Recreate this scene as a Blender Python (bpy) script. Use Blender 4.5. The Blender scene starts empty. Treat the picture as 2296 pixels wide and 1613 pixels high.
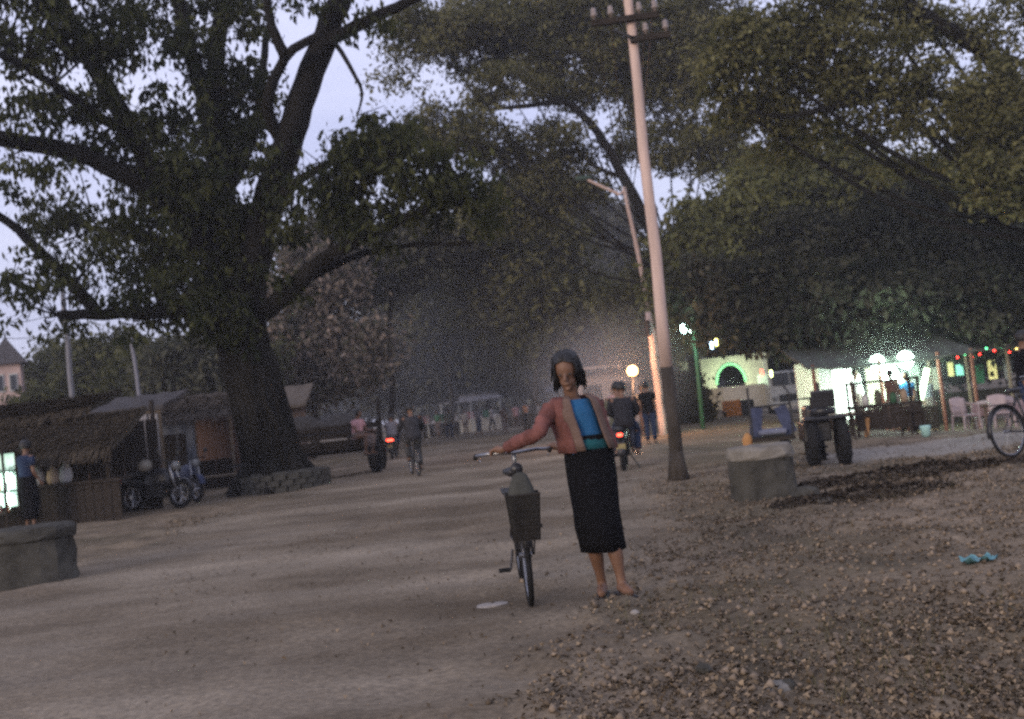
import bpy, math, random
import numpy as np
from mathutils import Vector, Matrix

random.seed(7)
rng = np.random.default_rng(11)
R = math.radians
S = bpy.context.scene
COL = S.collection

# ------------------------------------------------------------------ camera
CAM_H, PITCH, ROLL, LENS = 1.33, 2.8, -6.0, 35.0
FPX = 2296 * LENS / 36.0                       # focal length in pixels of a 2296 px wide picture
cd = bpy.data.cameras.new('camera'); cam = bpy.data.objects.new('camera', cd); COL.objects.link(cam)
cd.lens = LENS; cd.sensor_width = 36; cd.clip_end = 1500; cd.clip_start = 0.05
CM = Matrix.Rotation(R(90 + PITCH), 3, 'X') @ Matrix.Rotation(R(ROLL), 3, 'Z')
cam.matrix_world = Matrix.Translation((0, 0, CAM_H)) @ CM.to_4x4()
S.camera = cam
cd.dof.use_dof = True; cd.dof.focus_distance = 3.2; cd.dof.aperture_fstop = 3.6; cd.dof.aperture_blades = 7

# ------------------------------------------------------------------ sky, sun, exposure
SUN_EL, SUN_AZ = 13.0, 216.0                    # low glow behind the camera, to its left
W = bpy.data.worlds.new('World'); S.world = W; W.use_nodes = True
wn, wl = W.node_tree.nodes, W.node_tree.links
bg = wn['Background']
sky = wn.new('ShaderNodeTexSky'); sky.sky_type = 'NISHITA'; sky.sun_disc = False
sky.sun_elevation = R(SUN_EL); sky.sun_rotation = R(SUN_AZ)
tc = wn.new('ShaderNodeTexCoord'); mp = wn.new('ShaderNodeMapping'); mp.inputs['Scale'].default_value = (1.0, 1.0, 6.0)
nz = wn.new('ShaderNodeTexNoise'); nz.inputs['Scale'].default_value = 2.2; nz.inputs['Detail'].default_value = 6
wl.new(tc.outputs['Generated'], mp.inputs['Vector']); wl.new(mp.outputs['Vector'], nz.inputs['Vector'])
cr = wn.new('ShaderNodeValToRGB')
cr.color_ramp.elements[0].position = .35; cr.color_ramp.elements[0].color = (4.9, 5.1, 7.5, 1)
cr.color_ramp.elements[1].position = .7; cr.color_ramp.elements[1].color = (7.0, 7.1, 9.2, 1)
wl.new(nz.outputs['Fac'], cr.inputs['Fac'])
mx = wn.new('ShaderNodeMix'); mx.data_type = 'RGBA'; mx.inputs[0].default_value = .8
wl.new(sky.outputs['Color'], mx.inputs[6]); wl.new(cr.outputs['Color'], mx.inputs[7])
wl.new(mx.outputs[2], bg.inputs['Color']); bg.inputs['Strength'].default_value = 0.088
ld = bpy.data.lights.new('sun', 'SUN'); ld.energy = 1.0; ld.angle = R(22); ld.color = (1.0, .83, .68)
sun = bpy.data.objects.new('sun', ld); COL.objects.link(sun)
az = R(SUN_AZ); sdir = Vector((math.sin(az) * math.cos(R(SUN_EL)), math.cos(az) * math.cos(R(SUN_EL)), math.sin(R(SUN_EL))))
sun.rotation_euler = sdir.to_track_quat('Z', 'Y').to_euler()
vs = S.view_settings; S.display_settings.display_device = 'sRGB'
vs.view_transform = 'Standard'; vs.look = 'None'; vs.exposure = .85; vs.gamma = 1.0; vs.use_curve_mapping = False
S.render.engine = 'CYCLES'
S.cycles.max_bounces = 5; S.cycles.diffuse_bounces = 2; S.cycles.glossy_bounces = 2
S.cycles.transmission_bounces = 3; S.cycles.transparent_max_bounces = 4; S.cycles.volume_bounces = 0
S.cycles.sample_clamp_indirect = 3.0
S.cycles.use_denoising = False; S.cycles.sample_clamp_direct = 12.0
S.cycles.pixel_filter_type = 'BLACKMAN_HARRIS'; S.cycles.filter_width = 2.2
HAZE = 0.0014

# ------------------------------------------------------------------ camera maths for laying things out
def at(u, v, Y):
    d = CM @ Vector(((u - 1148) / FPX, -(v - 806.5) / FPX, -1.0))
    return Vector((0, 0, CAM_H)) + d * (Y / d.y)

def hash2(ix, iy, s):
    n = (ix * 374761393 + iy * 668265263 + s * 1442695041) & 0xffffffff
    n = ((n ^ (n >> 13)) * 1274126177) & 0xffffffff
    return ((n ^ (n >> 16)) & 0xffff) / 65535.0
def vnoise(x, y, s=0):
    x = np.asarray(x, float); y = np.asarray(y, float)
    ix = np.floor(x).astype(np.int64); iy = np.floor(y).astype(np.int64)
    fx = x - ix; fy = y - iy; fx = fx * fx * (3 - 2 * fx); fy = fy * fy * (3 - 2 * fy)
    a = hash2(ix, iy, s); b = hash2(ix + 1, iy, s); c = hash2(ix, iy + 1, s); d = hash2(ix + 1, iy + 1, s)
    return (a * (1 - fx) + b * fx) * (1 - fy) + (c * (1 - fx) + d * fx) * fy - .5
def sstep(a, b, x):
    t = np.clip((np.asarray(x, float) - a) / (b - a), 0, 1); return t * t * (3 - 2 * t)

# road edges: (u, v) on flat ground -> world
def flat(u, v):
    d = CM @ Vector(((u - 1148) / FPX, -(v - 806.5) / FPX, -1.0))
    return Vector((0, 0, CAM_H)) + d * (-CAM_H / d.z)
RE = [flat(*p) for p in ((1330, 1613), (1400, 1480), (1440, 1360), (1465, 1250), (1475, 1150), (1470, 1075), (1430, 1020), (1385, 980))]
LE = [flat(*p) for p in ((-900, 1613), (-500, 1460), (60, 1330), (330, 1215), (560, 1135), (760, 1085), (880, 1040), (960, 1000))]
rex = ([0] + [p.y for p in RE] + [400], [RE[0].x] + [p.x for p in RE] + [30]); lex = ([0] + [p.y for p in LE] + [400], [LE[0].x - 3] + [p.x for p in LE] + [-18])
def roadness(x, y):
    w = vnoise(x * 1.3, y * 1.3, 3) * .8 + vnoise(x * 5, y * 5, 4) * .35
    r = np.interp(y, *rex); l = np.interp(y, *lex)
    wd = .25 + np.asarray(y) * .02
    return sstep(-wd, wd, x - l + w) * sstep(-wd, wd, r - x + w)
def pathness(x, y):          # pale footpath crossing the right side
    c = 14.6 + (x - 6) * .32 + vnoise(x * .6, y * .2, 9) * 1.2
    return sstep(3.6, 5.6, x + vnoise(x * 2, y * 2, 8)) * sstep(1.5, .8, np.abs(y - c - 1.0) + vnoise(x * 3, y * 3, 5) * .4)
def gh(x, y, fine=True):
    x = np.asarray(x, float); y = np.asarray(y, float)
    rd = roadness(x, y)
    h = (vnoise(x * .35, y * .35, 1) * .07 + vnoise(x * 1.1, y * 1.1, 2) * .03) * sstep(0, 6, y)
    h = h * (1 - .5 * rd)
    h += vnoise(x * .5 + y * .12, y * 2.2, 6) * .05 * rd
    lx = np.interp(y, *lex); rx_ = np.interp(y, *rex); fr_ = (x - lx) / np.maximum(rx_ - lx, .1) + vnoise(y * .25, y * 0, 14) * .12
    for f0, wd_, dp in ((.42, .035, .030), (.60, .04, .035), (.80, .03, .028), (.30, .03, .02)): h -= dp * np.exp(-((fr_ - f0) / wd_) ** 2) * rd * (.6 + vnoise(x, y, 15))
    h += .035 * np.exp(-((rd - .5) / .25) ** 2)
    h += -.6 * sstep(4, 9, x - .12 * y) * sstep(18, 26, y)
    if fine:
        near = 1 - sstep(14, 30, y)
        h += (1 - rd) * near * (vnoise(x * 4, y * 4, 11) * .05 + vnoise(x * 9, y * 9, 12) * .035) + near * vnoise(x * 7, y * 7, 13) * .008
    return h
def G(u, v):
    p = flat(u, v)
    for _ in range(6):
        z = float(gh(p.x, p.y, False)); d = (p - Vector((0, 0, CAM_H))); t = (z - CAM_H) / d.z
        p = Vector((0, 0, CAM_H)) + d * t
    return p
def onground(u, Y, lift=0):
    """ground point under image column u at depth Y"""
    v = 1000
    for _ in range(8):
        p = at(u, v, Y); v += (p.z - float(gh(p.x, p.y, False))) * FPX / Y
    p = at(u, v, Y); return Vector((p.x, p.y, float(gh(p.x, p.y, False)) + lift))

# ------------------------------------------------------------------ materials
MATS = {}
def mat(name, col, var=.25, scale=6, rough=.8, metal=0, bump=.2, emit=None, es=0, hue=None, stretch=(1, 1, 1), obj=True, bscale=None):
    if name in MATS: return MATS[name]
    m = bpy.data.materials.new(name); m.use_nodes = True; MATS[name] = m
    n, l = m.node_tree.nodes, m.node_tree.links; b = n['Principled BSDF']
    t = n.new('ShaderNodeTexCoord'); mp = n.new('ShaderNodeMapping'); mp.inputs['Scale'].default_value = stretch
    l.new(t.outputs['Object' if obj else 'Generated'], mp.inputs['Vector'])
    a = n.new('ShaderNodeTexNoise'); a.inputs['Scale'].default_value = scale; a.inputs['Detail'].default_value = 5; a.inputs['Roughness'].default_value = .65
    l.new(mp.outputs['Vector'], a.inputs['Vector'])
    r = n.new('ShaderNodeValToRGB'); e = r.color_ramp.elements
    c2 = hue or col
    e[0].position = .3; e[0].color = (*[c * (1 - var) for c in col], 1)
    e[1].position = .72; e[1].color = (*[min(1, c * (1 + var)) for c in c2], 1)
    l.new(a.outputs['Fac'], r.inputs['Fac']); l.new(r.outputs['Color'], b.inputs['Base Color'])
    b.inputs['Specular IOR Level'].default_value = .08 if rough >= .8 else .4; b.inputs['Roughness'].default_value = rough; b.inputs['Metallic'].default_value = metal
    if bump:
        bp = n.new('ShaderNodeBump'); bp.inputs['Strength'].default_value = bump; bp.inputs['Distance'].default_value = .02
        a2 = n.new('ShaderNodeTexNoise'); a2.inputs['Scale'].default_value = bscale or scale * 4; a2.inputs['Detail'].default_value = 4
        l.new(mp.outputs['Vector'], a2.inputs['Vector']); l.new(a2.outputs['Fac'], bp.inputs['Height']); l.new(bp.outputs['Normal'], b.inputs['Normal'])
    if emit: b.inputs['Emission Color'].default_value = (*emit, 1); b.inputs['Emission Strength'].default_value = es
    return m

def leafmat(name, dark, light, trans=.3):
    m = bpy.data.materials.new(name); m.use_nodes = True; MATS[name] = m
    n, l = m.node_tree.nodes, m.node_tree.links; n.remove(n['Principled BSDF']); out = n['Material Output']
    at_ = n.new('ShaderNodeAttribute'); at_.attribute_name = 'tint'
    r = n.new('ShaderNodeValToRGB'); e = r.color_ramp.elements
    e[0].color = (*dark, 1); e[1].color = (*light, 1)
    l.new(at_.outputs['Fac'], r.inputs['Fac'])
    d = n.new('ShaderNodeBsdfDiffuse'); t = n.new('ShaderNodeBsdfTranslucent'); m_ = n.new('ShaderNodeMixShader'); m_.inputs[0].default_value = trans
    l.new(r.outputs['Color'], d.inputs['Color']); l.new(r.outputs['Color'], t.inputs['Color'])
    l.new(d.outputs[0], m_.inputs[1]); l.new(t.outputs[0], m_.inputs[2]); l.new(m_.outputs[0], out.inputs['Surface'])
    return m

bark = mat('bark', (.011, .010, .008), .5, 3, .95, bump=.8, stretch=(1, 1, .25), bscale=9)
bark2 = mat('bark_grey', (.05, .043, .036), .4, 3, .95, bump=.6, stretch=(1, 1, .3), bscale=8)
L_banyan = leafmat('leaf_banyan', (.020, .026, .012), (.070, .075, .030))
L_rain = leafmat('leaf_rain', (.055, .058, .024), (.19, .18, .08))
L_mango = leafmat('leaf_mango', (.010, .013, .008), (.070, .070, .048), .12)
L_mangolit = leafmat('leaf_mango_pale', (.06, .066, .026), (.19, .19, .075))
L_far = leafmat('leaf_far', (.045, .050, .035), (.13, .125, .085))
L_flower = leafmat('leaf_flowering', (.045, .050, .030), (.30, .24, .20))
L_bush = leafmat('leaf_bush', (.04, .045, .02), (.12, .12, .055))
dark_wood = mat('dark_wood', (.032, .026, .021), .4, 5, .85, bump=.4, stretch=(1, 1, 5))
wood = mat('weathered_wood', (.16, .125, .09), .35, 5, .85, bump=.4, stretch=(1, 1, 5))
thatch = mat('thatch', (.055, .046, .034), .45, 9, .95, bump=.8, stretch=(6, 1, 1))
thatch2 = mat('thatch_pale', (.11, .092, .075), .4, 9, .95, bump=.8, stretch=(6, 1, 1))
concrete = mat('weathered_concrete', (.17, .155, .13), .4, 4, .92, bump=.7)
concrete_d = mat('mossy_concrete', (.058, .055, .046), .5, 3, .95, bump=.7)
polewood = mat('pole_paint', (.50, .375, .315), .28, 6, .8, bump=.5, stretch=(1, 1, .12))
poletar = mat('pole_tar', (.05, .042, .034), .4, 6, .8, bump=.4, stretch=(1, 1, .3))
iron = mat('dark_iron', (.035, .034, .033), .4, 12, .5, .6, bump=.1)
steel = mat('worn_steel', (.26, .26, .27), .2, 15, .38, 1, bump=.05)
rubber = mat('rubber', (.016, .016, .016), .3, 12, .85, bump=.3)
blackp = mat('black_paint', (.020, .020, .022), .3, 8, .4, bump=.05)
bluep = mat('blue_paint', (.03, .04, .085), .35, 8, .6, bump=.1)
porcelain = mat('porcelain', (.22, .18, .16), .1, 6, .3, bump=0)
skin = mat('skin', (.15, .078, .046), .15, 12, .55, bump=.1)
hairm = mat('hair', (.010, .009, .008), .4, 30, .5, bump=.5, stretch=(1, 1, .2))
whitec = mat('pale_cloth', (.36, .34, .34), .15, 5, .9, bump=.2)
pinkwall = mat('pink_plaster', (.48, .36, .32), .15, 2, .9, bump=.1)
creamw = mat('cream_plaster', (.55, .50, .40), .15, 2, .9, bump=.1)
whitep = mat('white_paint', (.46, .46, .43), .15, 4, .5, bump=.05)
orangep = mat('orange_paint', (.62, .22, .05), .2, 5, .7, bump=.1)
greenp = mat('green_paint', (.03, .10, .045), .2, 5, .6, bump=.1)
glass_dark = mat('dark_glass', (.02, .022, .025), .2, 4, .12, bump=0)
plastic_pink = mat('pink_plastic', (.34, .27, .26), .1, 5, .4, bump=0)
plastic_white = mat('pale_plastic', (.34, .30, .29), .1, 5, .4, bump=0)
tarp = mat('blue_grey_tarpaulin', (.13, .145, .18), .3, 3, .7, bump=.3)
roofm = mat('grey_roof', (.07, .065, .065), .25, 6, .85, bump=.4)

# ------------------------------------------------------------------ mesh builder
def basis(d, up=Vector((0, 0, 1))):
    d = d.normalized(); x = d.cross(up)
    if x.length < 1e-4: x = d.cross(Vector((0, 1, 0)))
    x.normalize(); y = x.cross(d).normalized(); return x, y
class MB:
    def __init__(s): s.v = []; s.f = []
    def add(s, vs, fs):
        b = len(s.v); s.v += [tuple(p) for p in vs]; s.f += [tuple(i + b for i in f) for f in fs]; return s
    def box(s, c, size, rot=None, taper=1.0):
        c = Vector(c); a, b, h = [k / 2 for k in size]; vs = []
        for z in (-h, h):
            k = taper if z > 0 else 1
            for x, y in ((-a, -b), (a, -b), (a, b), (-a, b)):
                p = Vector((x * k, y * k, z)); vs.append((rot @ p if rot else p) + c)
        return s.add(vs, [(3, 2, 1, 0), (4, 5, 6, 7), (0, 1, 5, 4), (1, 2, 6, 5), (2, 3, 7, 6), (3, 0, 4, 7)])
    def bar(s, a, b, w, h=None):
        a = Vector(a); b = Vector(b); x, y = basis(b - a); h = h or w; vs = []
        for p in (a, b):
            for i, j in ((-1, -1), (1, -1), (1, 1), (-1, 1)): vs.append(p + x * i * w / 2 + y * j * h / 2)
        return s.add(vs, [(3, 2, 1, 0), (4, 5, 6, 7), (0, 1, 5, 4), (1, 2, 6, 5), (2, 3, 7, 6), (3, 0, 4, 7)])
    def tube(s, pts, r, n=8, cap=True):
        pts = [Vector(p) for p in pts]
        if not hasattr(r, '__len__'): r = [r] * len(pts)
        vs = []; ux = None
        for i, p in enumerate(pts):
            d = (pts[min(i + 1, len(pts) - 1)] - pts[max(i - 1, 0)])
            if d.length < 1e-7: d = Vector((0, 0, 1))
            d.normalize()
            if ux is None: ux, uy = basis(d)
            else:
                ux = (ux - d * ux.dot(d)).normalized(); uy = ux.cross(d) * -1
            uy = d.cross(ux)
            for k in range(n):
                a = 2 * math.pi * k / n; vs.append(p + (ux * math.cos(a) + uy * math.sin(a)) * r[i])
        fs = [(i * n + k, i * n + (k + 1) % n, (i + 1) * n + (k + 1) % n, (i + 1) * n + k) for i in range(len(pts) - 1) for k in range(n)]
        if cap: fs += [tuple(range(n - 1, -1, -1)), tuple((len(pts) - 1) * n + k for k in range(n))]
        return s.add(vs, fs)
    def rings(s, rings, n=14, cap=True):
        """rings: (centre, rx, ry[, tilt]) stacked; rx along X, ry along Y"""
        vs = []
        for q in rings:
            c = Vector(q[0]); rx, ry = q[1], q[2]; w = q[3] if len(q) > 3 else 0; yaw = q[4] if len(q) > 4 else 0
            for k in range(n):
                a = 2 * math.pi * k / n
                x = rx * math.cos(a) * (1 + w * (math.cos(5 * a + q[0][2] * 3) + .45 * math.cos(11 * a + q[0][2] * 5))); y = ry * math.sin(a) * (1 + w * (math.sin(4 * a + q[0][2] * 5) + .45 * math.sin(9 * a + q[0][2] * 4)))
                vs.append(c + Vector((x * math.cos(yaw) - y * math.sin(yaw), x * math.sin(yaw) + y * math.cos(yaw), 0)))
        fs = [(i * n + k, i * n + (k + 1) % n, (i + 1) * n + (k + 1) % n, (i + 1) * n + k) for i in range(len(rings) - 1) for k in range(n)]
        if cap: fs += [tuple(range(n - 1, -1, -1)), tuple((len(rings) - 1) * n + k for k in range(n))]
        return s.add(vs, fs)
    def sphere(s, c, r, n=10, m=7, rot=None):
        c = Vector(c); r = (r, r, r) if not hasattr(r, '__len__') else r; vs = []
        for i in range(1, m):
            th = math.pi * i / m
            for k in range(n):
                a = 2 * math.pi * k / n; p = Vector((r[0] * math.sin(th) * math.cos(a), r[1] * math.sin(th) * math.sin(a), r[2] * math.cos(th)))
                vs.append((rot @ p if rot else p) + c)
        t = Vector((0, 0, r[2])); vs += [(rot @ t if rot else t) + c, c - (rot @ t if rot else t)]
        T = (m - 1) * n
        fs = [(i * n + k, (i + 1) * n + k, (i + 1) * n + (k + 1) % n, i * n + (k + 1) % n) for i in range(m - 2) for k in range(n)]
        fs += [(T, k, (k + 1) % n) for k in range(n)] + [(T + 1, (m - 2) * n + (k + 1) % n, (m - 2) * n + k) for k in range(n)]
        return s.add(vs, fs)
    def cyl(s, a, b, r, n=14): return s.tube([a, b], r, n)
    def torus(s, c, Rr, r, axis='X', n=28, m=8):
        c = Vector(c); vs = []
        for i in range(n):
            a = 2 * math.pi * i / n
            for k in range(m):
                b = 2 * math.pi * k / m; q = Rr + r * math.cos(b); w = r * math.sin(b)
                p = (w, q * math.cos(a), q * math.sin(a)) if axis == 'X' else (q * math.cos(a), q * math.sin(a), w)
                vs.append(c + Vector(p))
        return s.add(vs, [(i * m + k, ((i + 1) % n) * m + k, ((i + 1) % n) * m + (k + 1) % m, i * m + (k + 1) % m) for i in range(n) for k in range(m)])
    def grid(s, P):          # P[i][j] points
        n = len(P[0]); vs = [p for row in P for p in row]
        return s.add(vs, [(i * n + j, i * n + j + 1, (i + 1) * n + j + 1, (i + 1) * n + j) for i in range(len(P) - 1) for j in range(n - 1)])
    def build(s, name, m, parent=None, smooth=False, label=None, kind=None, bevel=0, off=None, solid=0):
        me = bpy.data.meshes.new(name)
        v = s.v if off is None else [(p[0] - off[0], p[1] - off[1], p[2] - off[2]) for p in s.v]
        me.from_pydata(v, [], s.f); me.materials.append(m)
        if smooth: me.shade_smooth()
        o = bpy.data.objects.new(name, me); COL.objects.link(o)
        if parent: o.parent = parent
        if label: o['label'] = label
        if kind: o['kind'] = kind
        if bevel:
            b = o.modifiers.new('bevel', 'BEVEL'); b.width = bevel; b.segments = 2; b.limit_method = 'ANGLE'
        if solid:
            b = o.modifiers.new('thick', 'SOLIDIFY'); b.thickness = solid
        return o

def tag(o, label, cat, group=None, kind=None):
    o['label'] = label; o['category'] = cat
    if group: o['group'] = group
    if kind: o['kind'] = kind
    return o
def empty(name, loc, label, cat, rz=0, group=None, tilt=(0, 0)):
    o = bpy.data.objects.new(name, None); COL.objects.link(o); o.location = loc; o.rotation_euler = (tilt[0], tilt[1], rz)
    o.empty_display_size = .2
    return tag(o, label, cat, group)
def dup(o, parent=None):
    c = o.copy(); COL.objects.link(c); c.parent = parent
    for ch in list(o.children): dup(ch, c)
    return c
def place(root, loc, rz, label, tilt=(0, 0)):
    c = dup(root); c.location = loc; c.rotation_euler = (tilt[0], tilt[1], rz); c['label'] = label; return c
def fastmesh(name, V, F, mats, parent=None, tint=None, midx=None):
    """V (n,3), F (m,4) numpy"""
    me = bpy.data.meshes.new(name); me.vertices.add(len(V)); me.vertices.foreach_set('co', V.astype(np.float32).ravel())
    k = F.shape[1]; me.loops.add(F.size); me.loops.foreach_set('vertex_index', F.astype(np.int32).ravel())
    me.polygons.add(len(F)); me.polygons.foreach_set('loop_start', np.arange(0, F.size, k, dtype=np.int32)); me.polygons.foreach_set('loop_total', np.full(len(F), k, np.int32))
    for m in mats: me.materials.append(m)
    if midx is not None: me.polygons.foreach_set('material_index', midx.astype(np.int32))
    me.update(calc_edges=True)
    if tint is not None:
        a = me.attributes.new('tint', 'FLOAT', 'POINT'); a.data.foreach_set('value', tint.astype(np.float32))
    o = bpy.data.objects.new(name, me); COL.objects.link(o)
    if parent: o.parent = parent
    return o

# ------------------------------------------------------------------ ground, road, footpath
def spread(a, b, s0, grow, dmax):
    out = [0.0]; s = s0
    while out[-1] < b: out.append(out[-1] + s); s = min(s * grow, dmax)
    neg = []; s = s0; q = 0.0
    while q > a: q -= s; neg.append(q); s = min(s * grow, dmax)
    return np.array(neg[::-1] + out)
xs = spread(-260, 260, .055, 1.018, 9); ys = 2.0 + np.concatenate([[-60, -30, -14, -7, -3], spread(-.01, 520, .05, 1.013, 12)[1:]])
X, Y = np.meshgrid(xs + .6, ys); Z = gh(X, Y)
Vg = np.stack([X.ravel(), Y.ravel(), Z.ravel()], 1); nx = len(xs); ny = len(ys)
ii, jj = np.meshgrid(np.arange(ny - 1), np.arange(nx - 1), indexing='ij'); a0 = (ii * nx + jj).ravel()
Fg = np.stack([a0, a0 + 1, a0 + nx + 1, a0 + nx], 1)
RD = roadness(X, Y).ravel(); PT = pathness(X, Y).ravel()
fr = RD[Fg].mean(1); fp = PT[Fg].mean(1)

def groundmat():
    m = bpy.data.materials.new('earth'); m.use_nodes = True; n, l = m.node_tree.nodes, m.node_tree.links; b = n['Principled BSDF']
    b.inputs['Roughness'].default_value = .95; b.inputs['Specular IOR Level'].default_value = .1
    g = n.new('ShaderNodeNewGeometry')
    def noise(sc, det=5, st=(1, 1, 1), rot=0):
        mp = n.new('ShaderNodeMapping'); mp.inputs['Scale'].default_value = st; mp.inputs['Rotation'].default_value = (0, 0, rot)
        l.new(g.outputs['Position'], mp.inputs['Vector']); t = n.new('ShaderNodeTexNoise'); t.inputs['Scale'].default_value = sc; t.inputs['Detail'].default_value = det; t.inputs['Roughness'].default_value = .6
        l.new(mp.outputs['Vector'], t.inputs['Vector']); return t.outputs['Fac']
    def ramp(f, p0, c0, p1, c1):
        r = n.new('ShaderNodeValToRGB'); e = r.color_ramp.elements; e[0].position = p0; e[0].color = (*c0, 1); e[1].position = p1; e[1].color = (*c1, 1); l.new(f, r.inputs['Fac']); return r.outputs['Color']
    def mix(f, a, c, mode='MIX'):
        x = n.new('ShaderNodeMix'); x.data_type = 'RGBA'; x.blend_type = mode
        if hasattr(f, 'links'): l.new(f, x.inputs[0])
        else: x.inputs[0].default_value = f
        l.new(a, x.inputs[6]); l.new(c, x.inputs[7]); return x.outputs[2]
    road = ramp(noise(.8, 6), .3, (.195, .160, .116), .7, (.30, .247, .180))
    streak = ramp(noise(.40, 8, (.5, 1.35, 1), R(-14)), .38, (.44, .41, .37), .62, (1, 1, 1))
    road = mix(.9, road, streak, 'MULTIPLY')
    soil = ramp(noise(1.6, 7), .32, (.115, .090, .062), .68, (.27, .208, .142))
    patch = ramp(noise(.35, 4), .38, (.5, .52, .46), .6, (1, 1, 1))
    soil = mix(.8, soil, patch, 'MULTIPLY')
    fine = ramp(noise(22, 4), .3, (.68, .68, .68), .7, (1.2, 1.2, 1.2))
    pth = ramp(noise(1.2, 5), .3, (.20, .18, .15), .7, (.29, .26, .22))
    ra = n.new('ShaderNodeAttribute'); ra.attribute_name = 'road'; pa = n.new('ShaderNodeAttribute'); pa.attribute_name = 'path'
    c = mix(ra.outputs['Fac'], soil, road); c = mix(pa.outputs['Fac'], c, pth); c = mix(1.0, c, fine, 'MULTIPLY')
    l.new(c, b.inputs['Base Color'])
    bp = n.new('ShaderNodeBump'); bp.inputs['Strength'].default_value = .6; bp.inputs['Distance'].default_value = .03
    l.new(noise(14, 6), bp.inputs['Height']); l.new(bp.outputs['Normal'], b.inputs['Normal'])
    return m
earth = groundmat()
for nm, sel in (('dirt_road', (fr > .5)), ('footpath', (fr <= .5) & (fp > .5)), ('ground', (fr <= .5) & (fp <= .5))):
    F = Fg[sel]; used, inv = np.unique(F, return_inverse=True); F2 = inv.reshape(F.shape)
    o = fastmesh(nm, Vg[used], F2, [earth]); o.data.shade_smooth()
    for an, arr in (('road', RD), ('path', PT)):
        t = o.data.attributes.new(an, 'FLOAT', 'POINT'); t.data.foreach_set('value', arr[used].astype(np.float32))
    o['kind'] = 'structure'
    o['label'] = {'dirt_road': 'worn brown dirt road running away under the trees', 'footpath': 'pale trodden path crossing the rough ground on the right', 'ground': 'rough brown earth strewn with dry leaves'}[nm]

# haze box
hz = MB().box((10, 232, 29.5), (480, 480, 63)).build('haze', mat('haze_air', (1, 1, 1))); hz['kind'] = 'stuff'; hz['label'] = 'thin blue smoky evening haze under the trees'
hm = MATS['haze_air']; hn = hm.node_tree.nodes; hn.clear(); ho = hn.new('ShaderNodeOutputMaterial'); pv = hn.new('ShaderNodeVolumePrincipled')
pv.inputs['Color'].default_value = (.80, .80, .84, 1); pv.inputs['Density'].default_value = HAZE; pv.inputs['Anisotropy'].default_value = .2
hm.node_tree.links.new(pv.outputs[0], ho.inputs['Volume'])

def smoke(label, c, r, dens, col):
    m = bpy.data.materials.new('smoke_air'); m.use_nodes = True; n = m.node_tree.nodes; n.clear(); l = m.node_tree.links; ou = n.new('ShaderNodeOutputMaterial'); v = n.new('ShaderNodeVolumePrincipled')
    t = n.new('ShaderNodeTexCoord'); mp = n.new('ShaderNodeMapping'); mp.inputs['Scale'].default_value = [1 / q for q in r]; l.new(t.outputs['Object'], mp.inputs['Vector'])
    ln = n.new('ShaderNodeVectorMath'); ln.operation = 'LENGTH'; l.new(mp.outputs['Vector'], ln.inputs[0]); mr = n.new('ShaderNodeMapRange'); mr.interpolation_type = 'SMOOTHSTEP'
    mr.inputs['From Min'].default_value = .95; mr.inputs['From Max'].default_value = .0; mr.inputs['To Min'].default_value = 0; mr.inputs['To Max'].default_value = dens; l.new(ln.outputs['Value'], mr.inputs['Value'])
    v.inputs['Color'].default_value = (*col, 1); l.new(mr.outputs['Result'], v.inputs['Density']); l.new(v.outputs[0], ou.inputs['Volume'])
    o = MB().sphere((0, 0, 0), r, 20, 14).build('smoke', m, smooth=True); o.location = c; o['kind'] = 'stuff'; o['label'] = label; return o
smoke('pale cooking smoke hanging behind the street lamp', at(1362, 850, 36), (4.2, 6.5, 3.4), .11, (.84, .80, .78))
smoke('bluish smoke drifting over the road centre', at(1010, 800, 54), (12, 9, 8), .030, (.80, .80, .81))
smoke('thin smoke added to spread a glow round the restaurant lamps', at(1990, 840, 28.5), (2.8, 2.2, 1.8), .065, (.85, .88, .85))  # added volume, gives the lamps a halo of glare
# ------------------------------------------------------------------ trees
def leafcloud(cl, size, seed, droop=.5, aspect=2.2, sub=28, spread_=.28, k=1.0):
    """cl: (centre, (rx,ry,rz), n). diamond leaves gathered in tufts. returns V,F,tint and tuft centres"""
    g = np.random.default_rng(seed); VV = []; TT = []; tufts = []
    for c, r, n in cl:
        n = int(n * k); m = max(3, n // sub)
        d = g.normal(size=(m, 3)); d /= np.linalg.norm(d, axis=1)[:, None]
        rad = g.uniform(0, 1, (m, 1)) ** .42
        tc_ = np.array(c) + d * rad * np.array(r); tufts.append(tc_)
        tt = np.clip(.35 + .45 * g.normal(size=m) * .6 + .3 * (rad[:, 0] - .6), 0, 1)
        idx = g.integers(0, m, n); sc = spread_ * (0.6 + .8 * g.random(m))[idx][:, None]
        P = tc_[idx] + g.normal(size=(n, 3)) * sc * np.array([1, 1, .62])
        ax = g.normal(size=(n, 3)); ax[:, 2] -= droop * 2.2; ax /= np.linalg.norm(ax, axis=1)[:, None]
        sd = np.cross(ax, g.normal(size=(n, 3))); sd /= np.linalg.norm(sd, axis=1)[:, None]; nr = np.cross(ax, sd)
        L = size * g.uniform(.6, 1.3, (n, 1)); Wd = L / aspect / 2
        q = np.stack([P, P + ax * L * .45 + sd * Wd + nr * L * .06, P + ax * L, P + ax * L * .45 - sd * Wd + nr * L * .06], 1)
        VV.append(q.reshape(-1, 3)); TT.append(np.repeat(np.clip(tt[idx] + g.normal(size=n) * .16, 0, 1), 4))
    V = np.concatenate(VV); F = np.arange(len(V)).reshape(-1, 4)
    return V, F, np.concatenate(TT), np.concatenate(tufts)
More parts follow.
